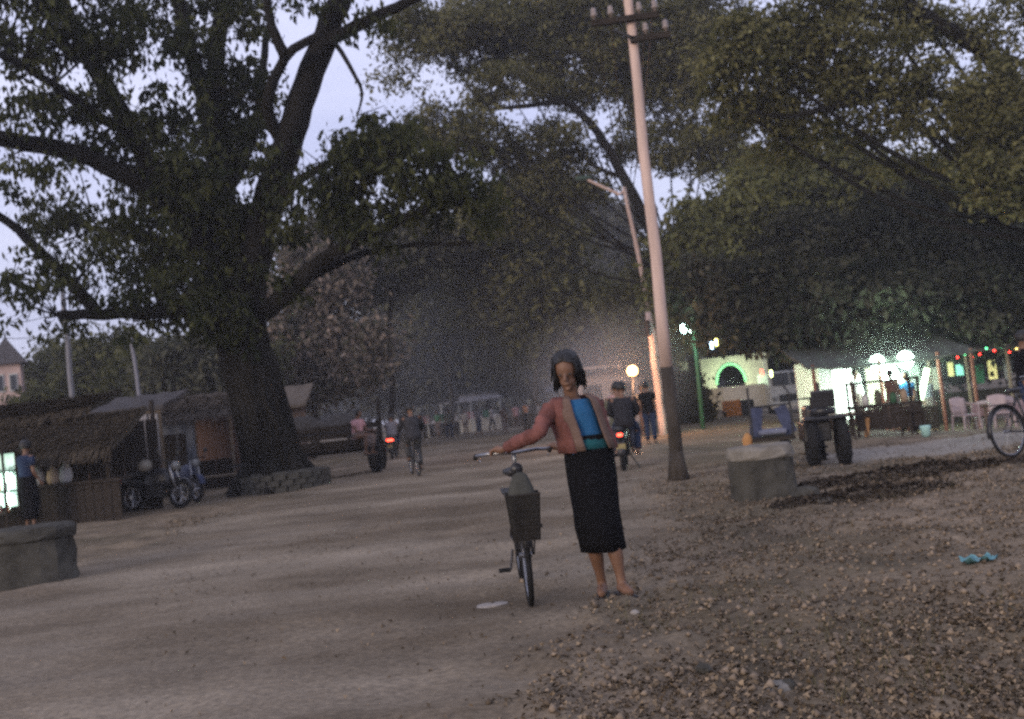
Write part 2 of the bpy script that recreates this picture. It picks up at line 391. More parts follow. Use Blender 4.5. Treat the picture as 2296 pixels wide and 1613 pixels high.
def wob(pts, amt, sub=3, seed=0):
    """resample a polyline smoothly (Catmull-Rom) with small wobble"""
    g = random.Random(seed); P = [Vector(p) for p in pts]; out = []
    for i in range(len(P) - 1):
        p0 = P[max(i - 1, 0)]; p1 = P[i]; p2 = P[i + 1]; p3 = P[min(i + 2, len(P) - 1)]
        for s in range(sub):
            t = s / sub
            q = .5 * ((2 * p1) + (p2 - p0) * t + (2 * p0 - 5 * p1 + 4 * p2 - p3) * t * t + (3 * p1 - p0 - 3 * p2 + p3) * t ** 3)
            out.append(q + Vector((g.uniform(-1, 1), g.uniform(-1, 1), g.uniform(-1, 1))) * amt)
    out.append(P[-1]); return out
def tree(name, label, base, trunk, limbs, clusters, lm, bm, size, seed, droop=.5, group=None, twigs=True, aspect=2.2, sub=28, spread_=.28, roots=True, k=1.0, nt=14, flare=1.35):
    """trunk/limbs: (points, r0, r1) in world space; clusters (centre, radii, n)"""
    base = Vector(base); root = empty(name, base, label, 'tree', group=group)
    P, r0, r1 = trunk; pts = wob(P, r0 * .05, 4, seed); n = len(pts)
    rr = [(r0 + (r1 - r0) * (i / (n - 1)) ** .8) * (1 + .04 * math.sin(i * 1.1 + seed)) for i in range(n)]
    if roots: rr[0] *= flare; rr[1] *= 1 + (flare - 1) * .35; pts[0] = pts[0] - Vector((0, 0, .15))
    mb = MB(); mb.tube(pts, rr, nt)
    if roots:
        for q in range(7):
            a = q * .9 + seed; d = Vector((math.cos(a), math.sin(a), 0))
            mb.tube([pts[0] + d * r0 * .6 + Vector((0, 0, r0 * 1.3)), pts[0] + d * r0 * 1.35 + Vector((0, 0, r0 * .45)), pts[0] + d * r0 * (.95 + flare) - Vector((0, 0, .02))], [r0 * .42, r0 * .30, r0 * .08], 7)
    mb.build('trunk', bm, root, smooth=True, off=base)
    allp = list(pts)
    for i, (lp, a, b) in enumerate(limbs):
        q = wob(lp, a * .12, 4, seed + i); m = len(q)
        MB().tube(q, [a + (b - a) * j / (m - 1) for j in range(m)], 8).build('limb', bm, root, smooth=True, off=base)
        allp += q
    V, F, T, tf = leafcloud(clusters, size, seed, droop, aspect, sub, spread_, k)
    if twigs:
        AP = np.array([tuple(p) for p in allp]); tw = MB(); g = random.Random(seed); step = max(1, len(tf) // 420)
        for t in tf[::step]:
            d = np.linalg.norm(AP - t, axis=1); j = int(d.argmin()); a = AP[j]
            if d[j] > 7: continue
            mid = (a + t) / 2 + np.array([g.uniform(-.3, .3), g.uniform(-.3, .3), g.uniform(0, .5)]); w = min(.06, .012 * d[j] + .008)
            tw.tube([a, mid, t], [w, w * .6, w * .25], 4, cap=False)
        if tw.v: tw.build('twigs', bm, root, off=base, kind='stuff')
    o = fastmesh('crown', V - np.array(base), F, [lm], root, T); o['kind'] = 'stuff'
    return root
DENS = 22
def CL(u, v, ru, rv, Y, dens=1.0, dy=None, leaf=.02):
    c = at(u, v, Y); s = Y / FPX; rx, rz = ru * s, rv * s; ry = dy or (rx + rz) / 2
    return (tuple(c), (rx, ry, rz), dens * DENS * math.pi * rx * rz / leaf)
def path(Y, *p): return [at(q[0], q[1], Y + (q[2] if len(q) > 2 else 0)) for q in p]

# --- the big old tree on the left
b1 = G(632, 1098); D = b1.y
print('big tree depth', D)
T1 = path(D, (622, 1098), (603, 1000), (580, 900), (552, 800), (536, 720), (540, 640))
lim = [
 (path(D, (552, 700), (575, 560, -.3), (615, 420, -.6), (660, 270, -1), (715, 120, -1.2), (770, -30, -1.4), (830, -170, -1.5)), .42, .22),
 (path(D, (540, 690), (515, 540, .3), (490, 400, .6), (478, 250, .8), (490, 90, 1), (520, -90, 1.2)), .38, .18),
 (path(D, (484, 330, .6), (450, 190, .2), (415, 80, 0), (385, -80, 0)), .24, .14),
 (path(D, (535, 680), (460, 560, -.4), (370, 430, -.8), (280, 270, -1), (190, 110, -1.2), (100, -70, -1.4)), .32, .16),
 (path(D, (470, 560, -.5), (350, 440, -1), (235, 368, -1.6), (120, 330, -2.2), (-10, 313, -3), (-180, 290, -4)), .25, .15),
 (path(D, (545, 735), (440, 700, -.8), (330, 702, -1.2), (210, 705, -1.6), (128, 708, -2)), .20, .10),
 (path(D, (215, 700, -1.6), (165, 640, -1.7), (95, 570, -2), (20, 500, -2.4), (-90, 430, -3)), .15, .07),
 (path(D, (565, 715), (640, 668, -.6), (715, 590, -1.2), (830, 525, -1.8), (960, 470, -2.4), (1080, 440, -3)), .26, .06),
 (path(D, (690, 625, -.8), (790, 578, -1), (900, 552, -1.4), (1060, 545, -2)), .11, .03),
 (path(D, (640, 330, -.8), (600, 240, -1.4), (640, 130, -1.8), (720, 75, -2)), .16, .09),
 (path(D, (720, 100, -1.2), (800, 60, -1.6), (890, 15, -2), (1010, -40, -2.6)), .17, .09),
 (path(D, (640, 130, -1.8), (610, 60, -2), (590, -60, -2.2)), .14, .08),
 (path(D, (745, 85, -1.4), (790, 160, -2), (812, 210, -2.2), (800, 260, -2.3)), .06, .02),
 (path(D, (520, 620, 0), (440, 560, .8), (300, 530, 1.6), (150, 500, 2.4)), .20, .06),
 (path(D, (600, 460, -.6), (680, 400, -1.6), (780, 350, -2.4), (900, 330, -3)), .13, .04),
 (path(D, (300, 300, -1), (200, 250, -2), (90, 170, -3), (-50, 100, -4)), .14, .06),
 (path(D, (735, 570, -1.3), (760, 500, -1.5), (775, 420, -1.8)), .05, .02),
 (path(D, (500, 440, .5), (560, 330, 1.4), (585, 200, 2), (600, 60, 2.5)), .18, .08),
]
cl = [CL(*q) for q in (
 (470, 620, 105, 90, D, 1.3), (500, 500, 100, 100, D, 1.3), (420, 400, 110, 95, D - 1, 1.1), (330, 470, 110, 60, D - 1, .9), (520, 300, 85, 90, D + 1, 1.1),
 (560, 200, 70, 90, D + 1, 1.0), (380, 260, 90, 80, D - 1, 1.0), (430, 130, 80, 90, D, .8), (250, 80, 100, 80, D - 2, .9), (90, 90, 120, 90, D - 3, .85), (200, 220, 110, 60, D - 2, .75),
 (50, 250, 100, 50, D - 3, .6), (240, 330, 90, 40, D - 1, .8), (60, 400, 90, 45, D - 3, .45), (300, 400, 80, 40, D, .6), (600, 400, 45, 90, D - 1, .75), (640, 540, 60, 55, D - 1, .45),
 (850, 330, 120, 70, D - 2.5, 1.6), (950, 390, 130, 60, D - 3, 1.2), (720, 440, 80, 60, D - 2, .6), (760, 400, 60, 50, D - 2, 1.0), (1050, 430, 90, 45, D - 3, 1.1), (850, 480, 130, 50, D - 2, .7), (620, 640, 60, 40, D - .8, .35),
 (560, 40, 60, 70, D, .7), (330, 10, 90, 60, D, .9), (700, 10, 40, 40, D - 2, .5), (820, 40, 70, 40, D - 2, .45), (480, -20, 100, 60, D + 1, .9), (120, -20, 150, 50, D - 3, .9),
 (150, 480, 90, 60, D + 2, .75), (330, 590, 110, 60, D + 1, .8), (60, 590, 60, 50, D - 2, .30), (140, 620, 60, 50, D - 2, .28), (260, 670, 90, 36, D - 1.4, .55), (400, 690, 90, 45, D - 1, .9), (480, 745, 60, 45, D - .6, .9),
 (30, 650, 60, 40, D - 3, .2), (180, 560, 70, 30, D - 2, .3))]
gs = random.Random(8)
for i in range(46):
    u = gs.uniform(-10, 470); v = gs.uniform(560, 740) if i % 2 else gs.uniform(330, 640); cl.append(CL(u, v, gs.uniform(5, 11), gs.uniform(24, 55), D - gs.uniform(-1, 2.5), .8, dy=.25))
for i in range(14): cl.append(CL(gs.uniform(440, 560), gs.uniform(640, 780), gs.uniform(6, 12), gs.uniform(30, 60), D - .8, .9, dy=.2))
for i in range(22): cl.append(CL(gs.uniform(620, 1120), gs.uniform(380, 560), gs.uniform(8, 16), gs.uniform(20, 45), D - gs.uniform(1, 3), .8, dy=.3))
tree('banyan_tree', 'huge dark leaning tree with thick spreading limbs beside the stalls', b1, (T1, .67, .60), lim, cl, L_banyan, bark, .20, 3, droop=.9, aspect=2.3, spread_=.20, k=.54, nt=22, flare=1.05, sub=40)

bt = [o for o in COL.objects if o.get('category') == 'tree'][-1]; tp_ = wob(T1, .0, 4, 1); gq = random.Random(12)
for i in range(18):
    a = gq.uniform(-2.9, .2) ; tw = gq.uniform(-.7, .7); n = len(tp_); k0 = gq.randint(6, n - 2); pts = []
    for k in range(0, k0 + 1, 2):
        rr_ = (.67 + (.60 - .67) * (k / (n - 1)) ** .8) * .97 + (.14 if k == 0 else 0); aa = a + tw * k / n + .12 * math.sin(k * 1.3 + i); pts.append(tp_[k] + Vector((math.cos(aa) * rr_, math.sin(aa) * rr_, -.1 if k == 0 else 0)))
    w0 = gq.uniform(.04, .10); MB().tube(pts, [w0 * (1 - .6 * q / len(pts)) for q in range(len(pts))], 6).build('aerial_root', bark, bt, smooth=True, off=b1)
# --- utilities for simpler trees
def simple_tree(name, label, u, Yd, clusters, lm, size, seed, trunk_top, r=.3, group=None, bm=None, droop=.4, sub=28, spread_=.35, leaf=.05, k=1.0, extra=None, aspect=2.0):
    base = onground(u, Yd); top = at(trunk_top[0], trunk_top[1], Yd)
    P = [base, base.lerp(top, .35) + Vector((.15, 0, 0)), base.lerp(top, .7) - Vector((.1, 0, 0)), top]
    g = random.Random(seed); cls = [CL(c[0], c[1], c[2], c[3], Yd + (c[5] if len(c) > 5 else 0), c[4] if len(c) > 4 else 1, leaf=leaf) for c in clusters]
    lm_ = []; sat = []
    for c in cls:
        for _ in range(4):
            d = Vector((g.gauss(0, 1), g.gauss(0, .7), g.gauss(0, .8))).normalized(); k_ = g.uniform(.25, .42)
            sat.append((tuple(c[0][i] + d[i] * c[1][i] * 1.02 for i in range(3)), tuple(q * k_ for q in c[1]), c[2] * k_ * k_ * 1.1))
    for c in cls:
        cc = Vector(c[0]); st = P[2].lerp(P[3], g.random()); md = st.lerp(cc, .5) + Vector((0, 0, -.25 * (cc - st).length * .5))
        lm_.append(([st, md, cc], r * .22, r * .06))
    if extra: lm_ += extra
    return tree(name, label, base, (P, r, r * .6), lm_, cls + sat, lm, bm or bark2, size, seed, droop, group, True, aspect, sub, spread_, r > .2, k, 10)

TG = 'trees shading the roadside'
# mango tree, right
simple_tree('mango_tree', 'broad dense dark tree hanging low over the lit food stalls', 1862, 33,
    [(1900, 560, 150, 95, 1.5, 2), (2060, 560, 170, 110, 1.5, 0), (2220, 600, 150, 140, 1.6, -1), (1720, 660, 120, 90, 1.5, -1), (1850, 670, 150, 80, 1.6, -2), (2010, 680, 160, 85, 1.6, -2.5),
     (2180, 705, 150, 75, 1.6, -2.5), (1620, 690, 90, 70, 1.4, 0), (1720, 735, 110, 38, 1.5, -1.5), (1880, 752, 130, 34, 1.6, -2), (2080, 750, 120, 30, 1.5, -2), (2300, 745, 90, 40, 1.4, -2), (1800, 600, 140, 90, 1.4, 3), (1560, 640, 60, 60, 1.2, 1), (2320, 500, 100, 110, 1.5, 0)],
    L_mango, .30, 21, (1850, 760), r=.42, group=TG, bm=bark, spread_=.30, leaf=.055, k=.85, sub=40)
simple_tree('rounded_tree', 'yellow-green rounded tree top rising behind the dark low tree', 1845, 38,
    [(1650, 500, 150, 90, 1.4, 0), (1780, 440, 150, 95, 1.4, 1), (1560, 590, 95, 90, 1.4, -1), (1910, 430, 150, 90, 1.3, 1), (1700, 590, 140, 80, 1.3, 1), (1540, 690, 70, 60, 1.1, -1), (2060, 450, 120, 80, 1.2, 2)],
    L_mangolit, .30, 22, (1790, 690), r=.30, group=TG, spread_=.36, leaf=.06)
# overhead rain tree (centre)
Yr = 42
simple_tree('rain_tree', 'tall feathery rain tree arching over the road behind the pole', 1570, Yr,
    [(960, 80, 110, 70, 1.3, -2), (1090, 40, 130, 70, 1.5, -1), (1230, 90, 130, 90, 1.6, 0), (1130, 190, 100, 36, .9, -2), (1000, 290, 130, 40, 1.2, -2), (1370, 60, 110, 90, 1.5, 0), (1290, 200, 80, 50, 1.2, 1),
     (1180, 330, 130, 50, 1.3, 0), (1240, 420, 110, 70, 1.4, 1), (1490, 180, 90, 110, 1.3, 2), (1560, 60, 130, 100, 1.4, 1), (1580, 330, 100, 70, 1.4, 2), (1130, 470, 110, 55, 1.3, 1), (900, 180, 60, 30, .35, -2), (1040, 170, 70, 24, .4, 0), (1420, 300, 60, 60, .7, 2), (1400, 170, 50, 50, .8, 2)],
    L_rain, .22, 23, (1500, 540), r=.30, group=TG, bm=bark, spread_=.34, leaf=.030, droop=.3, k=.62, sub=44,
    extra=[(path(Yr, (1480, 560), (1400, 400), (1340, 300, -.5), (1270, 230, -1), (1180, 240, -1.5), (1080, 245, -2)), .26, .06), (path(Yr, (1400, 400), (1330, 370), (1270, 300)), .12, .05)])
# right rain tree with visible limbs
Yq = 24
simple_tree('great_rain_tree', 'massive rain tree leaning in from the right with long bare limbs', 2560, Yq,
    [(1680, 120, 120, 80, 1.3, 0), (1800, 60, 120, 70, 1.3, 0), (1760, 220, 130, 60, 1.2, 1), (1930, 150, 110, 80, 1.2, 0), (2050, 200, 100, 60, 1.1, 0), (2080, 60, 110, 50, 1.0, 1), (2240, 230, 110, 90, 1.5, -1), (2270, 400, 110, 70, 1.5, -1),
     (2230, 100, 70, 50, .7, 0), (1900, 290, 120, 40, 1.0, 1), (2130, 270, 120, 30, .8, 0), (2060, 370, 130, 26, .55, 1), (1650, 240, 60, 50, .9, 1), (2290, 20, 80, 30, .7, 0), (1960, 20, 90, 40, 1, 0), (2160, 330, 80, 26, .4, 1), (1780, 330, 90, 30, .9, 2)],
    L_rain, .16, 24, (2480, 420), r=.55, group=TG, bm=bark, spread_=.24, leaf=.015, droop=.3, k=.52, sub=46,
    extra=[(path(Yq, (2470, 430), (2330, 270), (2215, 130), (2120, 60), (2020, 0), (1940, -60)), .28, .12), (path(Yq, (2460, 420), (2330, 300), (2200, 235), (2080, 212), (1950, 208), (1880, 232)), .18, .06),
           (path(Yq, (1990, 215), (1850, 245), (1760, 262), (1680, 250)), .09, .04), (path(Yq, (2030, 10), (1990, 30), (1985, 45), (2050, 60)), .05, .03)])
# hazy background trees
FG = 'hazy trees along the far road'
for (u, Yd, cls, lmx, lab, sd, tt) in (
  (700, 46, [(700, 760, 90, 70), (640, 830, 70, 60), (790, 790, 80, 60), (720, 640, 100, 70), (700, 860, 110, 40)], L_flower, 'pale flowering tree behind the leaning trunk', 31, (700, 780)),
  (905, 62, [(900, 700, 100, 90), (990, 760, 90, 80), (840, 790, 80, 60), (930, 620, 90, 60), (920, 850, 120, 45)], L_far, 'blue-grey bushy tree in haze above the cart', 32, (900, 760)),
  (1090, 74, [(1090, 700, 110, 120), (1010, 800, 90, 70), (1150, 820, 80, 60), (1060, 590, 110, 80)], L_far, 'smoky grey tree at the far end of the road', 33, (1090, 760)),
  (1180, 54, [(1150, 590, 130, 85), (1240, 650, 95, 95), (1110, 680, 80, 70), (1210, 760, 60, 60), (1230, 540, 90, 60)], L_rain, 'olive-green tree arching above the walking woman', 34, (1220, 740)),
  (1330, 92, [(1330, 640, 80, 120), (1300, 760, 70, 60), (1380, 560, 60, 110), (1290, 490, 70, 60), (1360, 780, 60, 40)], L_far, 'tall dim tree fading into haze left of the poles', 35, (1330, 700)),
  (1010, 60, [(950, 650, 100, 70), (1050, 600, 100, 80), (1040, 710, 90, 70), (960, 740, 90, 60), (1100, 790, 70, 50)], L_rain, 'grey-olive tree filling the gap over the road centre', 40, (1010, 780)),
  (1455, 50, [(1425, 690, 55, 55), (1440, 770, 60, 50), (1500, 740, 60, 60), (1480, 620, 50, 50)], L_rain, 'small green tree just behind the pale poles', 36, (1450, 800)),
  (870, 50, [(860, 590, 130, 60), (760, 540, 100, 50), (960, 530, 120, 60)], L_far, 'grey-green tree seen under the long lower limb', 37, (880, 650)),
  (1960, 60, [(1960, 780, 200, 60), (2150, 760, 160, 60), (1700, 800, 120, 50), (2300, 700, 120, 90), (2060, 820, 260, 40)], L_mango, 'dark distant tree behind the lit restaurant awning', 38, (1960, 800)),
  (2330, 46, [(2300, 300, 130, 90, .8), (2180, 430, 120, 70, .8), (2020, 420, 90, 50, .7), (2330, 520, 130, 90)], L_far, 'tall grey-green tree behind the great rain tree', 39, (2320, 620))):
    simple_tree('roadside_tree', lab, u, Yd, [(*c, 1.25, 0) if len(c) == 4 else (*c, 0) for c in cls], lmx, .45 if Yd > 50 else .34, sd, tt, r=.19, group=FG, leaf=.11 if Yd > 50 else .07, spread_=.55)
# bushes on the left
for (u, v, ru, rv, Yd, lab, sd) in ((150, 840, 70, 65, 54, 'yellow-green bushy tree between the house and leaning pole', 41), (230, 830, 80, 85, 46, 'round green bush right of the leaning pole', 42), (330, 850, 80, 80, 40, 'dull green bushy tree above the striped stall', 43),
                                    (420, 840, 80, 85, 38, 'darker bush close behind the big trunk', 44), (75, 900, 30, 25, 40, 'low yellow-green shrub against the pink house wall', 45), (520, 850, 90, 80, 42, 'shaded olive bush behind the big trunk', 46)):
    simple_tree('bushy_tree', lab, u, Yd, [(u, v, ru, rv, 1.5, 0), (u - ru * .4, v + rv * .4, ru * .7, rv * .5, 1.3, 0), (u + ru * .4, v - rv * .3, ru * .6, rv * .5, 1.2, 0)], L_bush if sd != 44 else L_far, .34, sd, (u, v + 10), r=.16, group='bushes behind the stalls', leaf=.07, spread_=.4)
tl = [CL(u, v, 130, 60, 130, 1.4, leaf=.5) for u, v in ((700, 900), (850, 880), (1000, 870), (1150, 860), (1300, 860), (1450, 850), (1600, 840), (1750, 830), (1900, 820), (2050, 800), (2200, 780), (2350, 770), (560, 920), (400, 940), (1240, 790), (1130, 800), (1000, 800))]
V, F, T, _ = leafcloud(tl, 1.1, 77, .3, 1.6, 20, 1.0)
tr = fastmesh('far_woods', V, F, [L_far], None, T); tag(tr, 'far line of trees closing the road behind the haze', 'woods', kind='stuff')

# ------------------------------------------------------------------ poles and wires
PG = 'leaning utility poles'
def pole(label, base, top, r0, r1, tar=None, group=PG):
    o = empty('utility_pole', base, label, 'utility pole', group=group); d = Vector(top) - Vector(base)
    n = 10; pts = [d * (i / n) + Vector((.012 * math.sin(i * 1.9), .01 * math.cos(i), 0)) for i in range(n + 1)]; pts[0] = pts[0] - Vector((0, 0, .3))
    k = 0 if tar is None else tar
    rr = [r0 + (r1 - r0) * i / n for i in range(n + 1)]
    if tar is not None:
        kk = int(tar * n)
        MB().tube(pts[:kk + 1], [q * 1.04 for q in rr[:kk + 1]], 14).build('tarred_foot', poletar, o, smooth=True)
        MB().tube(pts[kk:], rr[kk:], 14).build('shaft', polewood, o, smooth=True)
    else: MB().tube(pts, rr, 12).build('shaft', polewood, o, smooth=True)
    return o, d
pb = G(1522, 1076); Yp = pb.y; print('pole depth', Yp)
ptop = at(1392, -160, Yp)
P1, d1 = pole('nearest tall leaning pole, pale above with a dark tarred foot', pb, ptop, .102, .068, .2)
MB().tube([Vector((0, 0, -.1)), Vector((0, 0, .25)), d1 * .05], [.19, .13, .11], 12).build('foot_mound', poletar, P1, smooth=True)
def cross(P, d, t, ln, off, ins, side=0):
    c = d * t + Vector((side, -.12, 0)); e = Vector((math.cos(off), math.sin(off) * .3, .03))
    a = c - e * ln / 2; b = c + e * ln / 2
    MB().bar(a, b, .08, .09).build('crossarm', dark_wood, P)
    for q in ins:
        p = a.lerp(b, q); m = MB(); m.rings([((p.x, p.y, p.z + .045 + z), r, r) for z, r in ((0, .02), (.05, .02), (.06, .05), (.1, .05), (.11, .035), (.15, .045), (.19, .03))], 10).build('insulator', porcelain, P, smooth=True)
    return [a.lerp(b, q) + Vector((0, 0, .24)) for q in ins]
zt = lambda v: (at(1420, v, Yp) - pb).length / d1.length
ins1 = cross(P1, d1, zt(48), 1.05, 0, (.05, .3, .72, .95), -.1)
ins2 = cross(P1, d1, zt(94), .62, 0, (.4, .9), .26)
ins3 = cross(P1, d1, zt(-40), 1.05, 0, (.05, .3, .72, .95), -.05)
MB().bar(d1 * zt(94) + Vector((0, -.14, 0)), d1 * zt(70) + Vector((-.3, -.14, 0)), .04).build('brace', iron, P1)
P2, d2 = pole('thin pale pole behind the tallest one, with an unlit street lamp arm', onground(1512, 38), at(1399, 420, 38), .11, .075)
q0 = d2 * .985; q1 = at(1388, 436, 38) - P2.location; q2 = at(1318, 404, 38) - P2.location; q3 = at(1298, 396, 38) - P2.location
MB().tube([q0, q1, q2], [.06, .06, .05], 8).build('lamp_arm', polewood, P2)
MB().sphere((q2 + q3) / 2, (.34, .12, .10), 12, 7).build('lamp_head', mat('dull_green_lamp', (.05, .075, .06), .2), P2, smooth=True)
P3, d3 = pole('short pale pole in the gap right behind the nearest pole', onground(1487, 32), at(1453, 700, 32), .13, .09)
MB().cyl(d3 * .93 - Vector((.10, .2, .5)), d3 * .93 - Vector((.10, .2, 0)), .09, 10).build('junction_box', iron, P3)
P4, d4 = pole('blue-grey pole standing behind the striped stall on the left', onground(182, 29), at(140, 640, 29), .085, .07)
P4.children[0].data.materials[0] = mat('pole_greyblue', (.16, .16, .18), .15, 5, .6, bump=.1)
P5, d5 = pole('thin whitish pole half hidden behind bushes near the big trunk', onground(340, 33), at(292, 740, 33), .07, .055)
P5.children[0].data.materials[0] = mat('pole_white', (.17, .17, .20), .15, 5, .6, bump=.1)
def wire(label, a, b, sag, r=.011):
    pts = [a.lerp(b, i / 14) - Vector((0, 0, sag * 4 * (i / 14) * (1 - i / 14))) for i in range(15)]
    c = a; o = MB().tube(pts, r, 5).build('overhead_wire', iron, off=c); o.location = c
    return tag(o, label, 'wire', 'overhead wires')
for i, (p, lab) in enumerate(zip(ins1 + ins2[:1], ('outer left wire from the long upper crossarm', 'inner left wire from the long upper crossarm', 'inner right wire from the long upper crossarm', 'outer right wire from the long upper crossarm', 'single wire from the short lower crossarm'))):
    wire(lab, pb + p, P2.location + d2 * (.99 - .02 * i) + Vector((0, 0, 0)), .5)
for i, (v0, lab) in enumerate(((640, 'topmost wire crossing the open sky on the left'), (690, 'middle wire crossing the open sky on the left'), (720, 'lowest wire crossing the open sky on the left'))):
    wire(lab, at(-60, v0 + 24, 27), P4.location + d4 * (.98 - .09 * i), .25, .010)

# ------------------------------------------------------------------ people
def capsule(mb, a, b, r0, r1, n=10):
    a = Vector(a); b = Vector(b); mb.tube([a, a.lerp(b, .25), a.lerp(b, .5), a.lerp(b, .75), b], [r0, r0 * .97 + r1 * .05, (r0 + r1) / 2, r1, r1], n); mb.sphere(a, r0, n, 6); mb.sphere(b, r1, n, 6)
def voxel(mb, name, m, parent, vox, off):
    me = bpy.data.meshes.new(name); me.from_pydata([(p[0] - off[0], p[1] - off[1], p[2] - off[2]) for p in mb.v], [], mb.f)
    t = bpy.data.objects.new(name, me); COL.objects.link(t); r = t.modifiers.new('r', 'REMESH'); r.mode = 'VOXEL'; r.voxel_size = vox
    s = t.modifiers.new('s', 'SMOOTH'); s.factor = .5; s.iterations = 2
    dg = bpy.context.evaluated_depsgraph_get(); me2 = bpy.data.meshes.new_from_object(t.evaluated_get(dg)); me2.name = name
    bpy.data.objects.remove(t); me2.materials.clear(); me2.materials.append(m); me2.shade_smooth()
    o = bpy.data.objects.new(name, me2); COL.objects.link(o); o.parent = parent; return o
def hand(mb, wrist, pt, grip_axis, side):
    """five fingers closed round a bar through pt along grip_axis"""
    w = Vector(wrist); p = Vector(pt); ax = Vector(grip_axis).normalized(); d = (p - w).normalized()
    dn = Vector((0, 0, -1)); palm = p - d * .035 + Vector((0, 0, .02))
    mb.tube([w, w.lerp(palm, .6), palm], [.024, .030, .032], 8); mb.sphere(palm, (.034, .030, .022), 8, 6)
    for i, L in enumerate((.9, 1.0, .95, .78)):
        b = palm + ax * (i - 1.5) * .021 + d * .018
        f1 = b + d * .026 * L + Vector((0, 0, .004)); f2 = f1 + (d * .012 + dn * .024) * L; f3 = f2 + (d * -.018 + dn * .012) * L
        mb.tube([b, f1, f2, f3], [.0105, .010, .009, .008], 6)
    t0 = palm - ax * .030 * side; t1 = t0 + (d * .020 + dn * .018 - ax * .010 * side); t2 = t1 + (d * .010 + dn * .022 + ax * .012 * side)
    mb.tube([t0, t1, t2], [.013, .011, .009], 6)
def person(label, base, J, outfit, vox=.016, scale=1.0, group=None, face=Vector((0, -1, 0)), grip=None, name='person'):
    """J: joints in world space; outfit: dict(top=(mat), lower='skirt'|'trousers', lmat)"""
    root = empty(name, base, label, 'person', group=group); off = Vector(base)
    J = {k: Vector(v) for k, v in J.items()}; b = MB(); s = scale
    hd = J['head']; up = (hd - J['neck']).normalized(); face = (face - up * face.dot(up)).normalized(); rt = face.cross(up).normalized()
    Mh = Matrix((rt, face, up)).transposed()      # columns: right, forward, up
    H = lambda x, y, z: hd + (rt * x + face * y + up * z) * s
    b.sphere(hd + up * .022 * s, (.074 * s, .092 * s, .098 * s), 16, 12, Mh); b.sphere(H(0, .018, -.058), (.056 * s, .068 * s, .062 * s), 12, 9, Mh)
    b.tube([H(0, .085, .012), H(0, .108, -.022)], [.010 * s, .017 * s], 6); b.sphere(H(0, .108, -.026), .015 * s, 8, 6)
    b.sphere(H(0, .082, -.062), (.026 * s, .014 * s, .010 * s), 8, 6, Mh); b.sphere(H(0, .072, -.102), (.022 * s, .018 * s, .016 * s), 8, 6, Mh)
    for q in (-1, 1): b.sphere(H(q * .078, -.002, -.012), (.012 * s, .022 * s, .034 * s), 6, 6, Mh)
    b.tube([J['neck'] - up * .03, J['neck'], hd - up * .05], [.060 * s, .052 * s, .050 * s], 10)
    ch = (J['sl'] + J['sr']) / 2; pel = (J['hl'] + J['hr']) / 2; sp = ch.lerp(pel, .5); ax = (J['sr'] - J['sl']); ya = math.atan2(ax.y, ax.x); ax2 = J['hr'] - J['hl']; yb = math.atan2(ax2.y, ax2.x)
    sw = ax.length / 2
    tor = [(J['neck'] - Vector((0, 0, .015)), .062 * s, .055 * s, 0, ya), (ch + Vector((0, 0, .03)), sw * .86, .080 * s, 0, ya), (ch - Vector((0, 0, .05)), sw * .98, .100 * s, 0, ya), (ch.lerp(pel, .4), sw * .80, .095 * s, 0, ya), (ch.lerp(pel, .65), sw * .74, .088 * s, 0, yb), (pel + Vector((0, 0, .04)), sw * .88, .105 * s, 0, yb), (pel - Vector((0, 0, .07)), sw * .84, .10 * s, 0, yb)]
    b.rings(tor, 16)
    for q in 'lr':
        capsule(b, J['s' + q], J['e' + q], .048 * s, .037 * s); capsule(b, J['e' + q], J['w' + q], .036 * s, .025 * s)
        capsule(b, J['h' + q], J['k' + q], .082 * s, .052 * s); capsule(b, J['k' + q], J['k' + q].lerp(J['a' + q], .35), .050 * s, .053 * s); capsule(b, J['k' + q].lerp(J['a' + q], .35), J['a' + q], .052 * s, .034 * s)
        fd = J.get('f' + q, face * 1.0); toe = J['a' + q] + Vector((fd.x, fd.y, 0)).normalized() * .16 * s; toe.z = J['a' + q].z - .045 * s
        hl_ = J['a' + q] - Vector((fd.x, fd.y, 0)).normalized() * .045 * s; hl_.z = J['a' + q].z - .040 * s
        b.tube([hl_, J['a' + q] - Vector((0, 0, .03 * s)), J['a' + q].lerp(toe, .6) - Vector((0, 0, .012 * s)), toe], [.030 * s, .038 * s, .036 * s, .024 * s], 8)
        if grip and q in grip: hand(b, J['w' + q], grip[q][0], grip[q][1], -1 if q == 'l' else 1)
        else:
            d = (J['w' + q] - J['e' + q]).normalized(); x, y = basis(d); pm = J['w' + q] + d * .05 * s
            b.tube([J['w' + q], pm, pm + d * .03 * s], [.025 * s, .032 * s, .030 * s], 8)
            for i in range(4):
                f = pm + x * (i - 1.5) * .017 * s + d * .03 * s; b.tube([f, f + d * .035 * s, f + (d * .055 + y * .015) * s], [.009 * s, .009 * s, .007 * s], 5)
            b.tube([pm - x * .03 * s, pm - x * .045 * s + d * .03 * s, pm - x * .038 * s + d * .055 * s], [.011 * s, .010 * s, .008 * s], 5)
    voxel(b, 'body', outfit.get('skin', skin), root, vox, off)
    # hair: a cap over the skull, open at the face
    h = MB(); P = []
    for i in range(9):
        th = math.pi * (.02 + .66 * i / 8); row = []
        for k in range(21):
            a = R(-250 + 320 * k / 20) if i > 3 else R(-270 + 360 * k / 20)
            th2 = th
            r = Vector((.084 * math.sin(th2) * math.cos(a), .104 * math.sin(th2) * math.sin(a), .108 * math.cos(th2)))
            if i > 3 and math.sin(a) > .25: r = Vector((r.x * 1.0, r.y * .9, r.z * 1.0))
            row.append(H(r.x, r.y - .004, r.z + .022))
        P.append(row)
